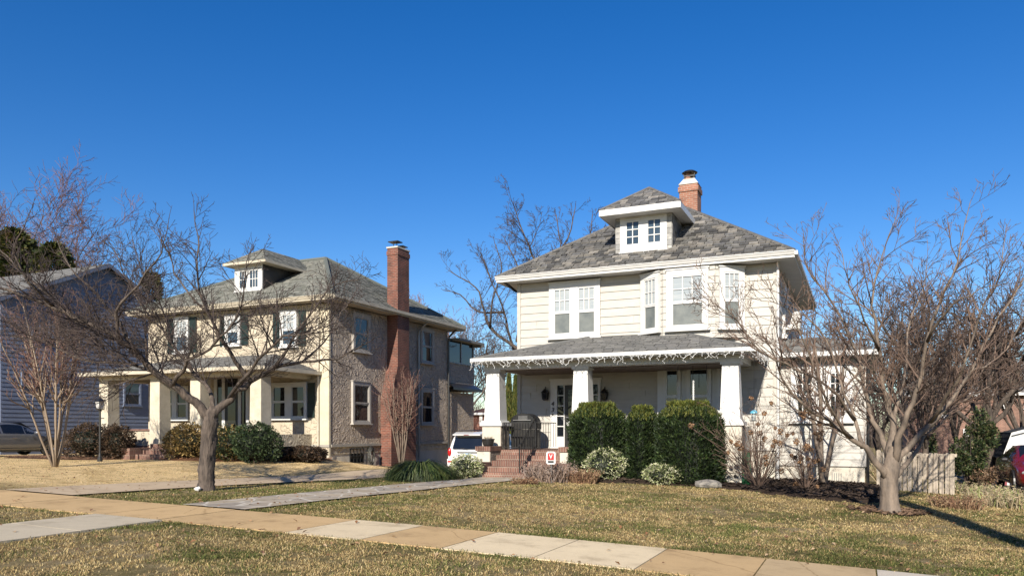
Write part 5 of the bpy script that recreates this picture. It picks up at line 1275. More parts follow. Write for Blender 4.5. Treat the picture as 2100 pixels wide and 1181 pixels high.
# ================================================================ THINGS
# board fence
fy = 23.3; f0 = .42; f1 = on_y(1963, 960, fy)[0]
fn = empty('board_fence', ((f0+f1)/2, fy, g(1.4, fy)), 'weathered grey vertical board fence at the right of the cream house', 'fence')
x = f0; k = 0; r = random.Random(2); m = M()
while x < f1-.05:
    w = r.uniform(.085, .115); gz = g(x, fy); zt = on_y(1900, 928, fy)[1]+r.uniform(-.03, .03)+(-.02 if x > 1.4 else .04); ox = r.uniform(-.022, .022); tl = r.uniform(-.014, .014)
    y0_ = fy+ox-(.10 if x > (f0+f1)/2+.25 else 0)
    vs = []
    for yy in (y0_, y0_+.022): vs += [(x,yy,gz-.03),(x+w,yy,gz-.03),(x+w+tl,yy,zt-.035),(x+w*.78+tl,yy,zt),(x+w*.22+tl,yy,zt),(x+tl,yy,zt-.035)]
    m = M(); m.add(vs, [(0,1,2,3,4,5),(11,10,9,8,7,6)]+[(i,(i+6),(i+1)%6+6,(i+1)%6) for i in range(6)])
    m.build('board', WOODG, fn); x += w+r.uniform(.010, .030)
m = M()
for z_ in (.35, .95): M().box(f0, f1, fy+.03, fy+.07, g(1.4, fy)+z_, g(1.4, fy)+z_+.08).build('rail', WOODG, fn)

m = M(); 
for x in (f0+.1, (f0+f1)/2, f1-.1): M().box(x-.045, x+.045, fy+.075, fy+.165, g(x, fy)-.3, g(x, fy)+1.0).build('fence_post', WOODG, fn)
# lamp post
bx0 = on_y(205, 900, 18.7)[0]; b = (bx0, 18.7, g(bx0, 18.7)); d = -b[0]*SA+b[1]*CA; zt = at_d(205, 838, d).z
lp = empty('lamp_post', b, 'black lamp post with glass lantern on the straw lawn', 'lamp post')
m = M(); m.ring(b, [(.09,-.05),(.09,.12),(.05,.18),(.04,.3),(.035,zt-b[2]-.1),(.06,zt-b[2]-.08),(.06,zt-b[2]-.04)], 10); m.build('post', BLACK, lp, smooth=False)
m = M(); z0_ = zt
m.frus(b[0], b[1], z0_-.04, z0_, .16, .2)
for a in (-1, 1):
    for c in (-1, 1): m.tube([(b[0]+a*.085, b[1]+c*.085, z0_), (b[0]+a*.12, b[1]+c*.12, z0_+.26)], .01, n=4)
m.frus(b[0], b[1], z0_+.26, z0_+.38, .30, .06); m.blob((b[0], b[1], z0_+.40), (.03,.03,.04), 6, 4)
m.build('lantern', BLACK, lp)
m = M(); m.frus(b[0], b[1], z0_+.01, z0_+.25, .15, .21); m.build('lantern_glass', pm('frosted_glass', (.7,.7,.68), None, 3, .3), lp)
m = M(); m.box(b[0]-.2, b[0]+.2, b[1]-.015, b[1]+.015, z0_-.35, z0_-.32); m.build('crossbar', BLACK, lp)
# porch lights
for px, lab in ((1119, 'black lantern wall light left of the front door'), (1240.5, 'black lantern wall light right of the front door')):
    x, z = on_y(px, 808, FY-.12); o_ = (x, FY, z); w = empty('wall_lantern', o_, lab, 'wall light', 'wall lanterns flanking the front door')
    m = M(); m.box(x-.06, x+.06, FY-.045, FY-.03, z-.16, z+.14); m.tube([(x, FY-.05, z+.1), (x, FY-.12, z+.24), (x, FY-.17, z+.18)], .012, n=5); m.frus(x, FY-.17, z+.05, z+.17, .22, .05); m.frus(x, FY-.17, z-.20, z-.17, .10, .16)
    for a in (-1, 1):
        for c in (-1, 1): m.tube([(x+a*.07, FY-.17+c*.07, z-.17), (x+a*.09, FY-.17+c*.09, z+.05)], .009, n=4)
    m.build('lantern_frame', BLACK, w)
    m = M(); m.frus(x, FY-.17, z-.165, z+.045, .125, .16); m.build('lantern_glass', DARKG, w)
# icicle lights
m = M(); r = random.Random(6); x = pe0-.02; ly_ = pey-.118; lz_ = pez-.075
strand = [(x, ly_, lz_)]
def icicle(p, dirx, diry):
    q = Vector(p); n = r.randint(2, 5); pts = [q.copy()]
    for i in range(n): q = q+Vector((dirx*r.uniform(-.09,.09), diry*r.uniform(-.09,.09)-.004, -r.uniform(.02, .07))); pts.append(q.copy())
    m.tube(pts, .006, .006, 3, cap=False)
    for c in pts[1:]: m.blob(c+Vector((0,-.004,0)), (.009,.009,.014), 5, 3)
while x < pe1:
    icicle((x, ly_, lz_), 1, 0); x += r.uniform(.05, .13)
m.tube([(pe0-.02+i*.25, ly_, lz_-.015*(i % 2)) for i in range(int((pe1-pe0)/.25)+1)], .006, n=3, cap=False)
y = pey
while y < FY-.3: icicle((pe1+.115, y, lz_), 0, 1); y += r.uniform(.06, .14)
y = pey
while y < FY-.3: icicle((pe0-.115, y, lz_), 0, 1); y += r.uniform(.08, .16)
il = m.build('icicle_lights', pm('light_string_white', (.85,.85,.83), None, 5, .4), origin=(-6.5, pey-.11, lz_)); tag(il, 'white icicle light string hanging along the porch gutter', 'string lights')
# railing on steps and porch
def bars(m, p, q, n, zb0, zb1, zt0, zt1, r_=.012):
    for i in range(n+1):
        t = i/n; x = p[0]+(q[0]-p[0])*t; y = p[1]+(q[1]-p[1])*t; m.tube([(x, y, zb0+(zb1-zb0)*t), (x, y, zt0+(zt1-zt0)*t)], r_, n=4)
hx = on_y(1065, 975, 19.9)[0]; gz = g(hx, 19.9)
hr = empty('stair_handrail', (hx, 19.9, gz), 'black metal stair handrail running up the brick steps', 'handrail')
p0, p1 = (hx, 19.92), (hx, 21.1)
for p_, q_ in (((*p0, gz-.05), (*p0, gz+.92)), ((*p1, FLOOR), (*p1, FLOOR+.95))): M().tube([p_, q_], .02, n=6).build('post', BLACK, hr)
m = M(); m.tube([(hx, 19.80, gz+.86), (hx, 19.92, gz+.93), (hx, 21.1, FLOOR+.96)], .022, n=6); m.tube([(*p0, gz+.22), (*p1, FLOOR+.12)], .014, n=5); m.build('rail', BLACK, hr)
m = M(); bars(m, p0, p1, 9, gz+.22, FLOOR+.12, gz+.92, FLOOR+.94); m.build('baluster', BLACK, hr)
ra, rb = -9.86, on_y(1106, 900, 21.2)[0]
pg = empty('porch_gate', ((ra+rb)/2, 21.25, FLOOR), 'black metal porch railing standing at the top of the steps', 'railing')
m = M(); yy = 21.22; bars(m, (ra, yy), (rb, yy), 13, FLOOR+.08, FLOOR+.08, FLOOR+.80, FLOOR+.80, .013); m.build('baluster', BLACK, pg)
m = M(); m.box(ra-.02, rb+.02, yy-.015, yy+.015, FLOOR+.80, FLOOR+.83); m.box(ra, rb, yy-.012, yy+.012, FLOOR+.06, FLOOR+.085); m.build('rail', BLACK, pg)
m = M(); bars(m, (rb+.02, 21.26), (rb+.18, 22.1), 6, FLOOR+.08, FLOOR+.08, FLOOR+.80, FLOOR+.80, .008); m.tube([(rb+.02, 21.26, FLOOR+.81), (rb+.18, 22.1, FLOOR+.81)], .014, n=5); m.build('side_panel', BLACK, pg)
# covered grill with domed lid
gxc, gyc = on_y(1078, 880, 22.3)[0], 22.3
gl = empty('grill', (gxc, gyc, FLOOR), 'black barbecue grill with rounded hood on the porch', 'grill')
m = M(); prof = [(math.cos(a)*.42, math.sin(a)*.30) for a in np.linspace(0, math.pi, 11)]; vs = []; fs = []
for yy in (gyc-.25, gyc+.25):
    for a, b2 in prof: vs.append((gxc+a, yy, FLOOR+.82+b2))
n_ = len(prof)
for i in range(n_-1): fs.append((i, i+1, n_+i+1, n_+i))
fs += [tuple(range(n_-1, -1, -1)), tuple(range(n_, 2*n_))]; m.add(vs, fs); m.build('hood', pm('black_enamel', (.02,.02,.022), (.03,.03,.03), 4, .25), gl)
m = M(); m.box(gxc-.43, gxc+.43, gyc-.26, gyc+.26, FLOOR+.62, FLOOR+.815); m.box(gxc-.40, gxc+.40, gyc-.23, gyc+.23, FLOOR+.02, FLOOR+.615); m.build('body', BLACK, gl)
m = M(); m.tube([(gxc-.3, gyc-.30, FLOOR+.90), (gxc+.3, gyc-.30, FLOOR+.90)], .014, n=6)
for i in range(9): m.box(gxc-.13+i*.035, gxc-.118+i*.035, gyc-.262, gyc-.252, FLOOR+.90, FLOOR+1.04)
m.build('handle', GREYMET, gl)
# planter on the wing wall
x, y = -10.14, 20.72; z = on_y(1008, 915, 20.42)[1]
pt = empty('planter', (x, y, z), 'round black planter with withered plant on the left step wall', 'planter')
m = M(); m.ring((x, y, z+.002), [(.13,0),(.16,.04),(.185,.18),(.20,.19),(.20,.22),(.17,.22),(.165,.18)], 18); m.build('pot', BLACK, pt, smooth=False)
m = M(); r = random.Random(4)
for _ in range(120):
    a = r.uniform(0, 6.28); p = Vector((x+.12*r.random()*math.cos(a), y+.12*r.random()*math.sin(a), z+.19)); d = Vector((math.cos(a)*.8, math.sin(a)*.8, 1)).normalized()*r.uniform(.06, .16); s = perp(d.normalized(), r)*.008
    m.add([p-s, p+s, p+d], [(0,1,2)], r.choice([(.45,.38,.26),(.35,.28,.18)]))
m.build('withered_plant', LEAF, pt)
# yard sign
x, y, z = on_g(1130, 990); y0 = y; d = -x*SA+y*CA; zc = at_d(1130, 938.5, d).z; hw, hh = .13, .165
ys = empty('yard_sign', (x, y, z), 'small white yard sign with red panel and white V mark', 'sign')
m = M(); m.tube([(x, y+.02, z-.1), (x, y+.02, zc+hh+.02)], .01, n=5); m.build('stake', GREYMET, ys)
def octa(x, y, zc, hw, hh, c, th): 
    P = [(-hw+c,-hh),(hw-c,-hh),(hw,-hh+c),(hw,hh-c),(hw-c,hh),(-hw+c,hh),(-hw,hh-c),(-hw,-hh+c)]
    m = M(); m.add([(x+a, y, zc+b) for a, b in P]+[(x+a, y+th, zc+b) for a, b in P], [tuple(range(8)), tuple(range(15, 7, -1))]+[(i, i+8, (i+1)%8+8, (i+1)%8) for i in range(8)]); return m
octa(x, y-.01, zc, hw, hh, .035, .02).build('panel', WHITE, ys)
m = M(); m.box(x-.085, x+.085, y-.014, y-.0105, zc-.055, zc+.12); m.build('red_field', pm('red_print', (.62,.02,.025), (.55,.02,.02), 3, .5), ys)
m = M(); 
for a in (-1, 1): m.add([(x, y-.017, zc-.03),(x+a*.052, y-.017, zc+.095),(x+a*.026, y-.017, zc+.095),(x, y-.017, zc+.025),(x, y-.0145, zc-.03),(x+a*.052, y-.0145, zc+.095),(x+a*.026, y-.0145, zc+.095),(x, y-.0145, zc+.025)], [(0,1,2,3),(0,4,5,1),(1,5,6,2),(2,6,7,3)])
m.build('emblem', WHITE, ys)
M().box(x-.08, x+.08, y-.0135, y-.0105, zc-.125, zc-.075).build('dark_print', BLACK, ys); M().box(x-.06, x+.06, y-.0135, y-.0105, zc+.13, zc+.142).build('dark_print', BLACK, ys)
# second small white sign behind dry plants
x, y, z = on_g(1124, 984); zc = z+.22
s2 = empty('yard_sign', (x, y+.15, z), 'little white marker sign low behind the dead perennials', 'sign')
m = M(); m.box(x-.10, x+.10, y+.15, y+.165, zc-.07, zc+.09); m.build('panel', WHITE, s2); m = M(); m.tube([(x, y+.175, z-.1), (x, y+.175, zc)], .008, n=4); m.build('stake', GREYMET, s2)
# hose reel
yh, zh = on_x(762, 932, LX1+.12)
hs = empty('garden_hose', (LX1+.06, yh, zh), 'coiled garden hose hanging on the side wall of the stucco house', 'hose'); m = M(); r = random.Random(8)
for k in range(9):
    rr = .17+r.uniform(-.03, .05); ph = r.uniform(-.03, .03); m.tube([(LX1+.07+.012*k+.01*math.sin(5*a+k), yh+ph+rr*math.sin(a), zh+ph+rr*1.95*math.cos(a)-.05) for a in np.linspace(0, 6.2832, 19)], .014, n=5)
m.build('coil', pm('hose_rubber', (.12,.12,.105), (.05,.05,.045), 4, .5), hs); m = M(); m.box(LX1+.001, LX1+.20, yh-.06, yh+.06, zh+.2, zh+.3); m.build('bracket', BLACK, hs)
# boulder and landscape light
x, y, z = on_g(1452, 1000); m = M(); r = random.Random(12); m.blob((x, y, z+.09), (.37, .24, .12), 9, 6, None, .14, r)
bo = m.build('boulder', pm('pale_boulder', (.36,.33,.28), (.22,.20,.175), 4, .9, .8, 12, .03), origin=(x, y, z)); tag(bo, 'pale boulder in the mulch bed right of the hedge', 'rock')
x, y, z = on_g(1508, 996); m = M(); fx = empty('flood_light', (x, y, z), 'small wide floodlight frame in the mulch bed by the wall', 'light')
m.box(x-.18, x+.18, y-.04, y+.04, z+.06, z+.085); m.box(x-.18, x+.18, y-.04, y+.04, z+.19, z+.205); m.box(x-.18, x-.165, y-.04, y+.04, z+.085, z+.19); m.box(x+.165, x+.18, y-.04, y+.04, z+.085, z+.19); m.tube([(x, y, z-.1), (x, y, z+.06)], .02, n=6); m.build('housing', GREYMET, fx)
m = M(); m.box(x-.16, x+.16, y-.02, y+.02, z+.09, z+.185); m.build('lens', STUCCO, fx); m = M(); m.blob((x, y, z+.25), (.05,.05,.05), 8, 5); m.build('sensor', BLACK, fx)
# green plastic trellis guard by the hydrangea
x, y, z = on_g(1531, 1000); gd = M()
for i in range(7): gd.tube([(x-.1+i*.033, y-.02*(i % 2), z-.05), (x-.1+i*.033, y-.02*(i % 2), z+.9)], .006, n=4)
for i in range(12): gd.tube([(x-.1, y-.025, z+.03+i*.078), (x+.1, y-.025, z+.03+i*.078)], .005, n=4)
o = gd.build('garden_netting', pm('green_plastic', (.02,.22,.07), (.01,.12,.04), 5, .5), origin=(x, y, z)); tag(o, 'green garden netting rolled upright beside the large hydrangea', 'netting')
# bird feeder
x, z = on_y(1546, 848, 20.6); fd = empty('bird_feeder', (x, 20.6, z), 'blue-topped clear bird feeder hanging near the right porch column', 'bird feeder')
m = M(); m.ring((x, 20.6, z+.03), [(.10,-.02),(.09,.02),(.02,.07)], 12); m.build('feeder_roof', pm('blue_plastic', (.12,.45,.62), (.1,.38,.55), 3, .3), fd)
m = M(); m.ring((x, 20.6, z-.17), [(.05,0),(.05,.18)], 10); m.build('seed_tube', BLIND, fd)
m = M(); m.ring((x, 20.6, z-.19), [(.09,0),(.09,.02)], 12); m.tube([(x, 20.6, z+.1), (x, 20.65, 1.9+E), (x, 20.9, 2.0+E)], .004, n=4); m.build('tray', BLACK, fd)
# hanging chains and wind chime
for i, px in enumerate((1390, 1421, 1449)):
    x = on_y(px, 740, 21.8)[0]; m = M(); m.tube([(x, 21.8, pez-.33), (x, 21.8, pez-.33-(.62 if i == 1 else .45))], .008, n=4)
    o = m.build('hanging_chain', BLACK, origin=(x, 21.8, pez-.33)); tag(o, ['leftmost dark chain hanging from the porch ceiling', 'longest dark chain hanging from the porch ceiling, above the white chime', 'rightmost dark chain hanging from the porch ceiling'][i], 'chain', 'chains hanging from the porch ceiling')
x, z = on_y(1422, 780, 21.75); m = M(); m.tube([(x, 21.75, z), (x, 21.75, z-.72)], .022, n=8)
for i in range(10): m.ring((x, 21.75, z-.05-i*.07), [(.03,0),(.03,.02)], 8)
o = m.build('wind_chime', WHITE, origin=(x, 21.75, z)); tag(o, 'slim white beaded wind chime hanging above the right yew', 'wind chime')
# porch table behind columns of the stucco house
x, z = on_y(405, 858, 22.6)
tb = empty('porch_table', (x-.3, 22.6, lfl), 'small white-topped table on the stucco house porch', 'table'); m = M(); m.box(x-1.0, x+.5, 22.3, 22.9, lfl+.72, lfl+.76); m.build('table_top', WHITE, tb)
for a in (-.9, .4):
    for c in (22.35, 22.85): m = M(); m.box(x+a-.02, x+a+.02, c-.02, c+.02, lfl, lfl+.719); m.build('leg', BLACK, tb)
m = M(); px_, pz_ = on_y(343, 890, 21.6); pn = empty('urn', (-24.2, 22.0, lfl), 'dark urn planter beside the stucco porch steps', 'planter'); m.ring((-24.2, 22.0, lfl), [(.16,0),(.10,.1),(.12,.2),(.24,.5),(.28,.62),(.24,.62)], 14); m.build('pot', BLACK, pn)

# ================================================================ VEHICLES (built along +x, front at +x, then turned)
def loft(m, st, tone=None):
    """st: list of (x, [(y,z)...]) half-sections from bottom centre to top centre; mirrored"""
    rings = []
    for x, h in st: rings.append([(x, y, z) for y, z in h]+[(x, -y, z) for y, z in reversed(h)])
    n = len(rings[0]); vs = [p for r_ in rings for p in r_]; fs = []
    for i in range(len(rings)-1):
        for j in range(n): j2 = (j+1) % n; fs.append((i*n+j, (i+1)*n+j, (i+1)*n+j2, i*n+j2))
    fs.append(tuple(range(n))); fs.append(tuple((len(rings)-1)*n+j for j in range(n-1, -1, -1))); return m.add(vs, fs, tone)
def wheel(root, x, y, R, s):
    n = 22; m = M(); prof = [(R*.62,0),(R*.93,0),(R,.03),(R,.19),(R*.93,.22),(R*.62,.22)]; vs = []; fs = []
    for rr, w in prof:
        for j in range(n): a = 2*math.pi*j/n; vs.append((x+rr*math.cos(a), y-s*w, R+rr*math.sin(a)))
    for i in range(len(prof)-1):
        for j in range(n): j2 = (j+1) % n; fs.append((i*n+j, i*n+j2, (i+1)*n+j2, (i+1)*n+j))
    m.add(vs, fs); w_ = m.build('wheel', RUBBER, root)
    m = M()
    for k in range(6):
        a = math.pi*k/3; ca, sa = math.cos(a), math.sin(a); p = R*.62; q = R*.08
        m.add([(x-sa*q, y-s*.02, R+ca*q),(x+sa*q, y-s*.02, R-ca*q),(x+ca*p+sa*q*.8, y-s*.012, R+sa*p-ca*q*.8),(x+ca*p-sa*q*.8, y-s*.012, R+sa*p+ca*q*.8)], [(0,1,2,3)])
    vs = []; fs = []
    for rr, w in ((R*.64, .0), (R*.58, .02), (R*.58, .2)):
        for j in range(n): a = 2*math.pi*j/n; vs.append((x+rr*math.cos(a), y-s*w, R+rr*math.sin(a)))
    for i in range(2):
        for j in range(n): j2 = (j+1) % n; fs.append((i*n+j, i*n+j2, (i+1)*n+j2, (i+1)*n+j))
    fs.append(tuple(2*n+j for j in range(n))); m.add(vs, fs); m.build('rim', CHROME, w_)
def car(kind, paint, loc, ang, lab):
    root = empty(kind, (0,0,0), lab, 'car')
    def H(w, zb, zs, zr, wr): return [(0, zb), (w*.85, zb), (w*.98, zb+.12), (w, (zb+zs)/2), (w*.985, zs-.06), (w*.95, zs), (wr, zr-.03 if zr > zs+.05 else zs+.01), (wr*.8, zr), (0, zr+.015)]
    if kind == 'sedan':
        W = .91; P = [(-2.35,.66,.35,.72,.73,.55),(-2.25,.82,.25,.92,.95,.66),(-1.9,.88,.2,.98,1.02,.74),(-1.45,.9,.2,.98,1.12,.70),(-.9,W,.2,.96,1.38,.60),(-.3,W,.2,.94,1.45,.60),(.3,W,.2,.93,1.42,.60),(.85,W,.2,.92,1.18,.66),(1.15,W,.2,.91,.98,.74),(1.7,.89,.2,.84,.90,.72),(2.15,.82,.24,.72,.76,.6),(2.35,.62,.32,.55,.58,.45)]
    else:
        W = .95; P = [(-2.38,.84,.5,1.02,1.04,.80),(-2.36,.90,.42,1.05,1.10,.82),(-2.28,.94,.38,1.08,1.64,.72),(-2.15,W,.36,1.08,1.76,.71),(-1.2,W,.36,1.08,1.80,.71),(.0,W,.36,1.07,1.80,.71),(.55,W,.36,1.07,1.66,.72),(1.05,W,.36,1.06,1.15,.78),(1.8,.93,.36,1.0,1.05,.78),(2.2,.88,.4,.88,.92,.7),(2.35,.75,.5,.72,.75,.6)]
    m = M(); loft(m, [(x, H(w, zb, zs, zr, wr)) for x, w, zb, zs, zr, wr in P]); b = m.build('body', paint, root, smooth=True)
    sub = b.modifiers.new('round', 'SUBSURF'); sub.levels = 2; sub.render_levels = 2
    R = .33 if kind == 'sedan' else .38; xa, xb = (-1.4, 1.45) if kind == 'sedan' else (-1.45, 1.42)
    for x in (xa, xb):
        for s in (1, -1): wheel(root, x, s*(W+.012), R, s)
    # wheel arches
    m = M()
    for x in (xa, xb):
        for s in (1, -1):
            vs = []; n = 14
            for rr, w in ((R+.075, W*.965), (R+.075, W+.012), (R+.03, W+.012), (R-.1, W-.01)):
                for j in range(n+1): a = math.pi*j/n; vs.append((x+rr*math.cos(a), s*w, R+rr*math.sin(a)-.02))
            fs = [(i*(n+1)+j, i*(n+1)+j+1, (i+1)*(n+1)+j+1, (i+1)*(n+1)+j) for i in range(3) for j in range(n)]; m.add(vs, fs)
    m.build('wheel_arch', BLACK, root)
    # glass
    def at(xq):
        for i in range(len(P)-1):
            if P[i][0] <= xq <= P[i+1][0]: t = (xq-P[i][0])/(P[i+1][0]-P[i][0]); return [P[i][k]+(P[i+1][k]-P[i][k])*t for k in range(6)]
    segs = [(-1.55,-.62),(-.52,.38),(.44,.98)] if kind == 'sedan' else [(-2.1,-1.25),(-1.15,-.15),(-.05,.85)]
    for a, c in segs:
        xs_ = np.linspace(a, c, 7)
        for s in (1, -1):
            vs = []
            for xq in xs_:
                _, w, zb, zs, zr, wr = at(xq); hgt = max(zr-.09-(zs+.04), .02)
                y0_, z0_ = w*.95+.0, zs+.035; y1_ = wr+.015; z1_ = z0_+hgt
                vs += [(xq, s*(y0_-.012), z0_), (xq, s*(y1_+.016), z1_)]
            M().add(vs, [(2*i, 2*i+2, 2*i+3, 2*i+1) for i in range(6)]).build('side_glass', DARKG, root)
    if kind == 'sedan':
        m = M(); m.add([(1.12,-.66,.985),(1.12,.66,.985),(.42,.54,1.43),(.42,-.54,1.43)], [(0,1,2,3)]); m.build('windscreen', DARKG, root)
        m = M(); m.add([(-1.62,-.62,1.10),(-1.62,.62,1.10),(-.92,.52,1.40),(-.92,-.52,1.40)], [(0,3,2,1)]); m.build('rear_window', DARKG, root)
        for s in (1, -1):
            m = M(); m.blob((2.12, s*.60, .66), (.14, .18, .075), 10, 6); m.build('headlight', BLIND, root)
            m = M(); m.blob((-2.26, s*.62, .80), (.10, .2, .09), 10, 6); m.build('tail_light', pm('red_lens', (.45,.01,.01), None, 3, .2), root)
            m = M(); m.blob((.80, s*1.0, 1.0), (.07, .11, .075), 10, 6); m.tube([(.8, s*.85, .95), (.8, s*.95, .98)], .02, n=5); m.build('mirror', BLACK if paint.name.startswith('dark_red') else paint, root)
            m = M(); m.box(-.9, 1.1, min(s*(W+.004), s*(W+.016)), max(s*(W+.004), s*(W+.016)), .30, .34); m.build('side_trim', CHROME, root)
            m = M(); m.tube([(-.2, s*(W+.006), .80), (-.02, s*(W+.025), .80)], .015, n=5); m.tube([(.75, s*(W+.006), .80), (.6, s*(W+.025), .80)], .015, n=5); m.build('door_handle', CHROME, root)
        m = M(); m.box(2.28, 2.335, -.42, .42, .38, .52); m.build('grille', BLACK, root)
    else:
        m = M(); m.add([(-2.435,-.66,1.14),(-2.435,.66,1.14),(-2.30,.585,1.60),(-2.30,-.585,1.60)], [(0,1,2,3)]); m.add([(-2.38,-.66,1.14),(-2.38,.66,1.14),(-2.25,.585,1.60),(-2.25,-.585,1.60)], [(3,2,1,0)])
        m.build('rear_window', DARKG, root)
        m = M(); m.add([(-2.52,-.60,1.70),(-2.52,.60,1.70),(-2.2,.62,1.79),(-2.2,-.62,1.79),(-2.52,-.60,1.665),(-2.52,.60,1.665),(-2.25,.62,1.68),(-2.25,-.62,1.68)], [(0,1,2,3),(4,7,6,5),(0,4,5,1),(0,3,7,4),(1,5,6,2)]); m.build('spoiler', paint, root)
        m = M(); m.box(-2.53, -2.521, -.11, .11, 1.672, 1.69); m.build('brake_light', pm('brake_lens', (.3,.02,.02), None, 3, .3), root)
        RL = pm('red_tail_lens', (.50,.01,.015), (.4,.01,.01), 4, .2)
        for s in (1, -1):
            m = M(); m.blob((-2.36, s*.82, 1.00), (.07, .085, .17), 10, 8); m.build('tail_light', RL, root)
            m = M(); m.box(-2.462, -2.44, min(s*.6, s*.85), max(s*.6, s*.85), .60, .67); m.build('reflector', RL, root)
            m = M(); m.blob((.72, s*1.03, 1.15), (.07, .11, .09), 10, 6); m.build('mirror', paint, root)
            m = M(); m.tube([(-1.9, s*.68, 1.84), (.3, s*.68, 1.86)], .02, n=6); m.build('roof_rack', BLACK, root)
        m = M(); m.add([(-2.46,y_,z_) for y_, z_ in ((-.86,.46),(.86,.46),(.88,.74),(-.88,.74))]+[(-2.2,y_,z_) for y_, z_ in ((-.93,.46),(.93,.46),(.93,.74),(-.93,.74))], [(0,1,2,3),(3,2,6,7),(0,4,5,1),(0,3,7,4),(1,5,6,2)]); m.build('bumper', paint, root)
        m = M(); m.box(-2.455, -2.44, -.16, .16, .82, .97); pl = m.build('licence_plate', pm('plate_blue', (.25,.45,.65), (.75,.78,.8), 9, .4), root)
        m = M(); m.box(-2.46, -2.445, -.45, .45, 1.0, 1.03); m.build('trim_strip', CHROME, root)
        m = M(); m.tube([(-2.46, -.02, 1.13), (-2.47, .25, 1.17)], .01, n=4); m.build('wiper', BLACK, root)
        m = M(); m.box(-2.3, 2.1, -.8, .8, .3, .42); m.build('underbody', BLACK, root)
    root.location = loc; root.rotation_euler = (0, 0, ang); return root
PW = pm('white_car_paint', (.80,.80,.80), (.78,.78,.78), 2, .25, coat=1); PG = pm('grey_car_paint', (.20,.21,.23), (.19,.20,.22), 2, .3, coat=1, metal=.5); PR = pm('dark_red_car_paint', (.24,.008,.010), (.20,.006,.008), 2, .2, coat=1, metal=.2)
c = (-13.9, 26.6+2.4); car('suv', PW, (*c, g(*c)+.03), math.pi/2, 'white sport utility vehicle parked in the driveway between the houses')
c = (-33.3, 21.0); car('sedan', PG, (*c, g(*c)+.0), math.pi/2, 'grey sedan parked at the far left by the gable house')
c = (5.05, 28.6); car('sedan', PR, (*c, g(*c)+.05), -math.pi/2, 'dark red sedan parked in front of the shed at the right edge')
# driveway on the right lot
m = M()
for i in range(24):
    y0_, y1_ = 24+i*.7, 24.7+i*.7
    for a in range(3): m.add([(x, y, g(x, y)+.03) for x, y in ((3.9+a, y0_), (4.9+a, y0_), (4.9+a, y1_), (3.9+a, y1_))], [(0,1,2,3)])
struct(m.build('driveway', ROADM))
# shed with a gambrel roof
sy, sd_ = 33.0, 2.3; s0, se = on_y(2061, 934, sy); bs, bz = on_y(2073, 889, sy); gz = g(s0, sy)-.2; hw = 1.95; rz_ = bz+(hw-(bs-s0))*.30; s1 = s0+2*hw
xm = s0+hw; cs = s1-(bs-s0)
sh = empty('shed', (xm, sy, gz), 'white shed with dark red trim and two-slope roof behind the red sedan', 'shed')
m = M(); P = [(s0,gz),(s1,gz),(s1,se),(cs,bz),(xm,rz_),(bs,bz),(s0,se)]
m.add([(x, sy, z) for x, z in P]+[(x, sy+sd_, z) for x, z in P], [tuple(range(7)), tuple(range(13, 6, -1)), (0,6,13,7), (1,8,9,2)]); m.build('wall', WHITE, sh)
m = M(); DKS = [(.07,.075,.08),(.09,.09,.095),(.055,.06,.065)]
for (xa, za), (xb, zb_) in (((s0-.12, se-.10), (bs, bz+.03)), ((bs, bz+.03), (xm, rz_+.03))):
    courses(m, [(xa, sy+sd_+.15, za), (xa, sy-.12, za), (xb, sy-.12, zb_), (xb, sy+sd_+.15, zb_)], .16, .3, DKS, .018, 81)
    courses(m, [(2*xm-xa, sy-.12, za), (2*xm-xa, sy+sd_+.15, za), (2*xm-xb, sy+sd_+.15, zb_), (2*xm-xb, sy-.12, zb_)], .16, .3, DKS, .018, 82)
m.build('roof', SHING, sh)
m = M()
for (xa, za), (xb, zb_) in (((s0-.12, se-.10), (bs, bz+.03)), ((bs, bz+.03), (xm, rz_+.03)), ((xm, rz_+.03), (cs, bz+.03)), ((cs, bz+.03), (s1+.12, se-.10))):
    m.add([(xa,sy-.14,za-.09),(xb,sy-.14,zb_-.09),(xb,sy-.14,zb_+.01),(xa,sy-.14,za+.01),(xa,sy-.12,za-.09),(xb,sy-.12,zb_-.09)], [(0,1,2,3),(0,4,5,1)])
m.build('rake_board', WHITE, sh)
RT = pm('dark_red_trim', (.28,.05,.06), None, 3, .6); M().box(s0-.02, s0+.06, sy-.03, sy-.001, gz, se).build('trim', RT, sh)
m = M(); m.box(s0+.62, s0+.72, sy-.03, sy-.001, gz, bz-.28); m.box(s0+.72, s1-.6, sy-.03, sy-.001, bz-.38, bz-.28); m.box(s1-.72, s1-.62, sy-.028, sy-.002, gz, bz-.385); m.build('door_frame', RT, sh)
m = M(); m.box(s0+.721, s1-.721, sy-.02, sy-.001, gz, bz-.381); m.build('door', pm('pale_door', (.6,.62,.6), None, 3, .5), sh)
FARB = brick('weathered_far_brick', (.30,.15,.10), (.22,.10,.07), (.34,.27,.22))
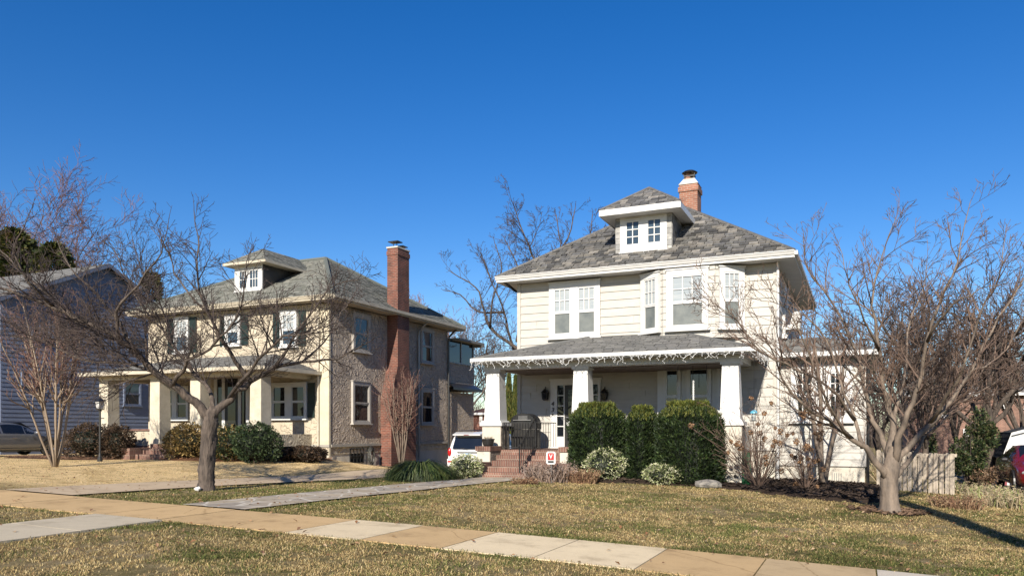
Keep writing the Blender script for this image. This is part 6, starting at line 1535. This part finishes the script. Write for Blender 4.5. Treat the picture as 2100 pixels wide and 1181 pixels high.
# distant houses
def far_house(px0, px1, pyt, pye, d, depth, wall, roofpal, lab, seed, wins=()):
    a, b, _ = ray((px0+px1)/2, 880); y = b*d; x0, x1 = on_y(px0, 880, y)[0], on_y(px1, 880, y)[0]; ze = on_y((px0+px1)/2, pye, y)[1]; zt = on_y((px0+px1)/2, pyt, y)[1]; gz = g(x0, y)-1.5
    h = empty('brick_house', ((x0+x1)/2, y, gz), lab, 'house', 'distant brick houses'); m = M(); m.box(x0, x1, y, y+depth, gz, ze); w_ = m.build('wall', wall, h)
    m = M(); ym = y+depth/2
    courses(m, [(x0-.3,y-.4,ze),(x1+.3,y-.4,ze),(x1-.5,ym,zt),(x0+.5,ym,zt)], .3, .8, roofpal, .01, seed); m.add([(x1+.3,y-.4,ze),(x1+.3,y+depth+.4,ze),(x1-.5,ym,zt)], [(0,1,2)], roofpal[0]); m.add([(x0-.3,y-.4,ze),(x0+.5,ym,zt),(x0-.3,y+depth+.4,ze)], [(0,1,2)], roofpal[0]); m.add([(x0+.5,ym,zt),(x1-.5,ym,zt),(x1+.3,y+depth+.4,ze),(x0-.3,y+depth+.4,ze)], [(0,1,2,3)], roofpal[0])
    rf = m.build('roof', SHING, h); m = M(); m.box(x0-.3, x1+.3, y-.45, y-.401, ze-.2, ze+.02); m.build('gutter', WHITE, rf)
    cxh = x0+(x1-x0)*.7; m = M(); m.box(cxh-.4, cxh+.4, ym-.4, ym+.4, ze, zt+.9); m.build('chimney', BRICKO, rf)
    f = frame_y(y)
    for (a, c, t, bt) in wins:
        u0_, u1_ = on_y(a, 880, y)[0], on_y(c, 880, y)[0]; window(h, f, u0_, u1_, on_y((a+c)/2, bt, y)[1], on_y((a+c)/2, t, y)[1], 1, .14, .5, (2, 1), None, DARKG, DARKG)
far_house(1862, 2180, 742, 806, 56, 9, FARB, SHGREY, 'red brick house seen through the trees behind the board fence', 91, ((1928, 1948, 822, 855), (1975, 1992, 880, 905), (2056, 2072, 812, 838), (2100, 2118, 812, 838)))
far_house(968, 1050, 826, 846, 75, 9, BRICK, [(.12,.06,.045),(.15,.08,.06)], 'far brown-roofed house seen between the two front houses', 92, ((984, 990, 852, 866), (995, 1001, 852, 866)))
# a wooded horizon
m = M(); r = random.Random(14)
for k in range(950):
    th = math.radians(r.uniform(-75, 75)); d = r.uniform(95, 150); x, y = d*math.sin(th-ANG), d*math.cos(th-ANG); gz = -.9; H = r.uniform(5.5, 10)
    m.tube([(x, y, gz), (x+r.gauss(0,.3), y, gz+H*.6)], .16, .08, 4, (.10,.075,.06), cap=False)
    for j in range(34):
        a = r.uniform(0, 6.28); e = r.uniform(.2, 1.1); L = r.uniform(1.2, 3.2); p = Vector((x, y, gz+H*r.uniform(.1, .65))); q = p+Vector((math.cos(a)*L*.6, math.sin(a)*L*.6, L*e))
        m.tube([p, p.lerp(q, .5)+Vector((r.gauss(0,.2), r.gauss(0,.2), r.gauss(0,.2))), q], .04, .015, 3, (.13,.10,.085), cap=False)
wd = struct(m.build('far_woods', LEAF), 'stuff'); tag(wd, 'belt of bare distant woods along the horizon', 'woods')

# ================================================================ CAMERA, SUN, SKY
cam = bpy.data.cameras.new('camera'); co = bpy.data.objects.new('camera', cam); COL.objects.link(co)
co.location = (0, 0, EYE); co.rotation_euler = (math.radians(90), 0, ANG)
cam.sensor_width = 36; cam.lens = 36*FOC/2100; cam.shift_y = (HY-590.5)/2100; cam.clip_end = 3000; cam.clip_start = .05
SC.camera = co
sd = Vector((-.15, 1, -.535)).normalized()
sl = bpy.data.lights.new('sun', 'SUN'); sl.energy = 5.0; sl.angle = math.radians(.53); sl.color = (1, .92, .80)
so = bpy.data.objects.new('sun', sl); COL.objects.link(so); so.rotation_euler = sd.to_track_quat('-Z', 'Y').to_euler()
w = bpy.data.worlds.new('World'); SC.world = w; w.use_nodes = True; nt = w.node_tree
sk = nt.nodes.new('ShaderNodeTexSky'); sk.sky_type = 'NISHITA'; sk.sun_disc = False
sk.sun_elevation = math.asin(-sd.z); sk.sun_rotation = math.atan2(-sd.x, -sd.y)
sk.altitude = 200; sk.air_density = 1.0; sk.dust_density = .3; sk.ozone_density = 3.0
hs_ = nt.nodes.new('ShaderNodeHueSaturation'); hs_.inputs['Hue'].default_value = .512; hs_.inputs['Saturation'].default_value = 1.38; hs_.inputs['Value'].default_value = 1.5
nt.links.new(sk.outputs[0], hs_.inputs['Color']); nt.links.new(hs_.outputs[0], nt.nodes['Background'].inputs[0]); nt.nodes['Background'].inputs[1].default_value = .052
SC.view_settings.view_transform = 'Standard'; SC.view_settings.look = 'None'; SC.view_settings.gamma = 1; SC.view_settings.exposure = .82
SC.cycles.max_bounces = 6; SC.cycles.diffuse_bounces = 2
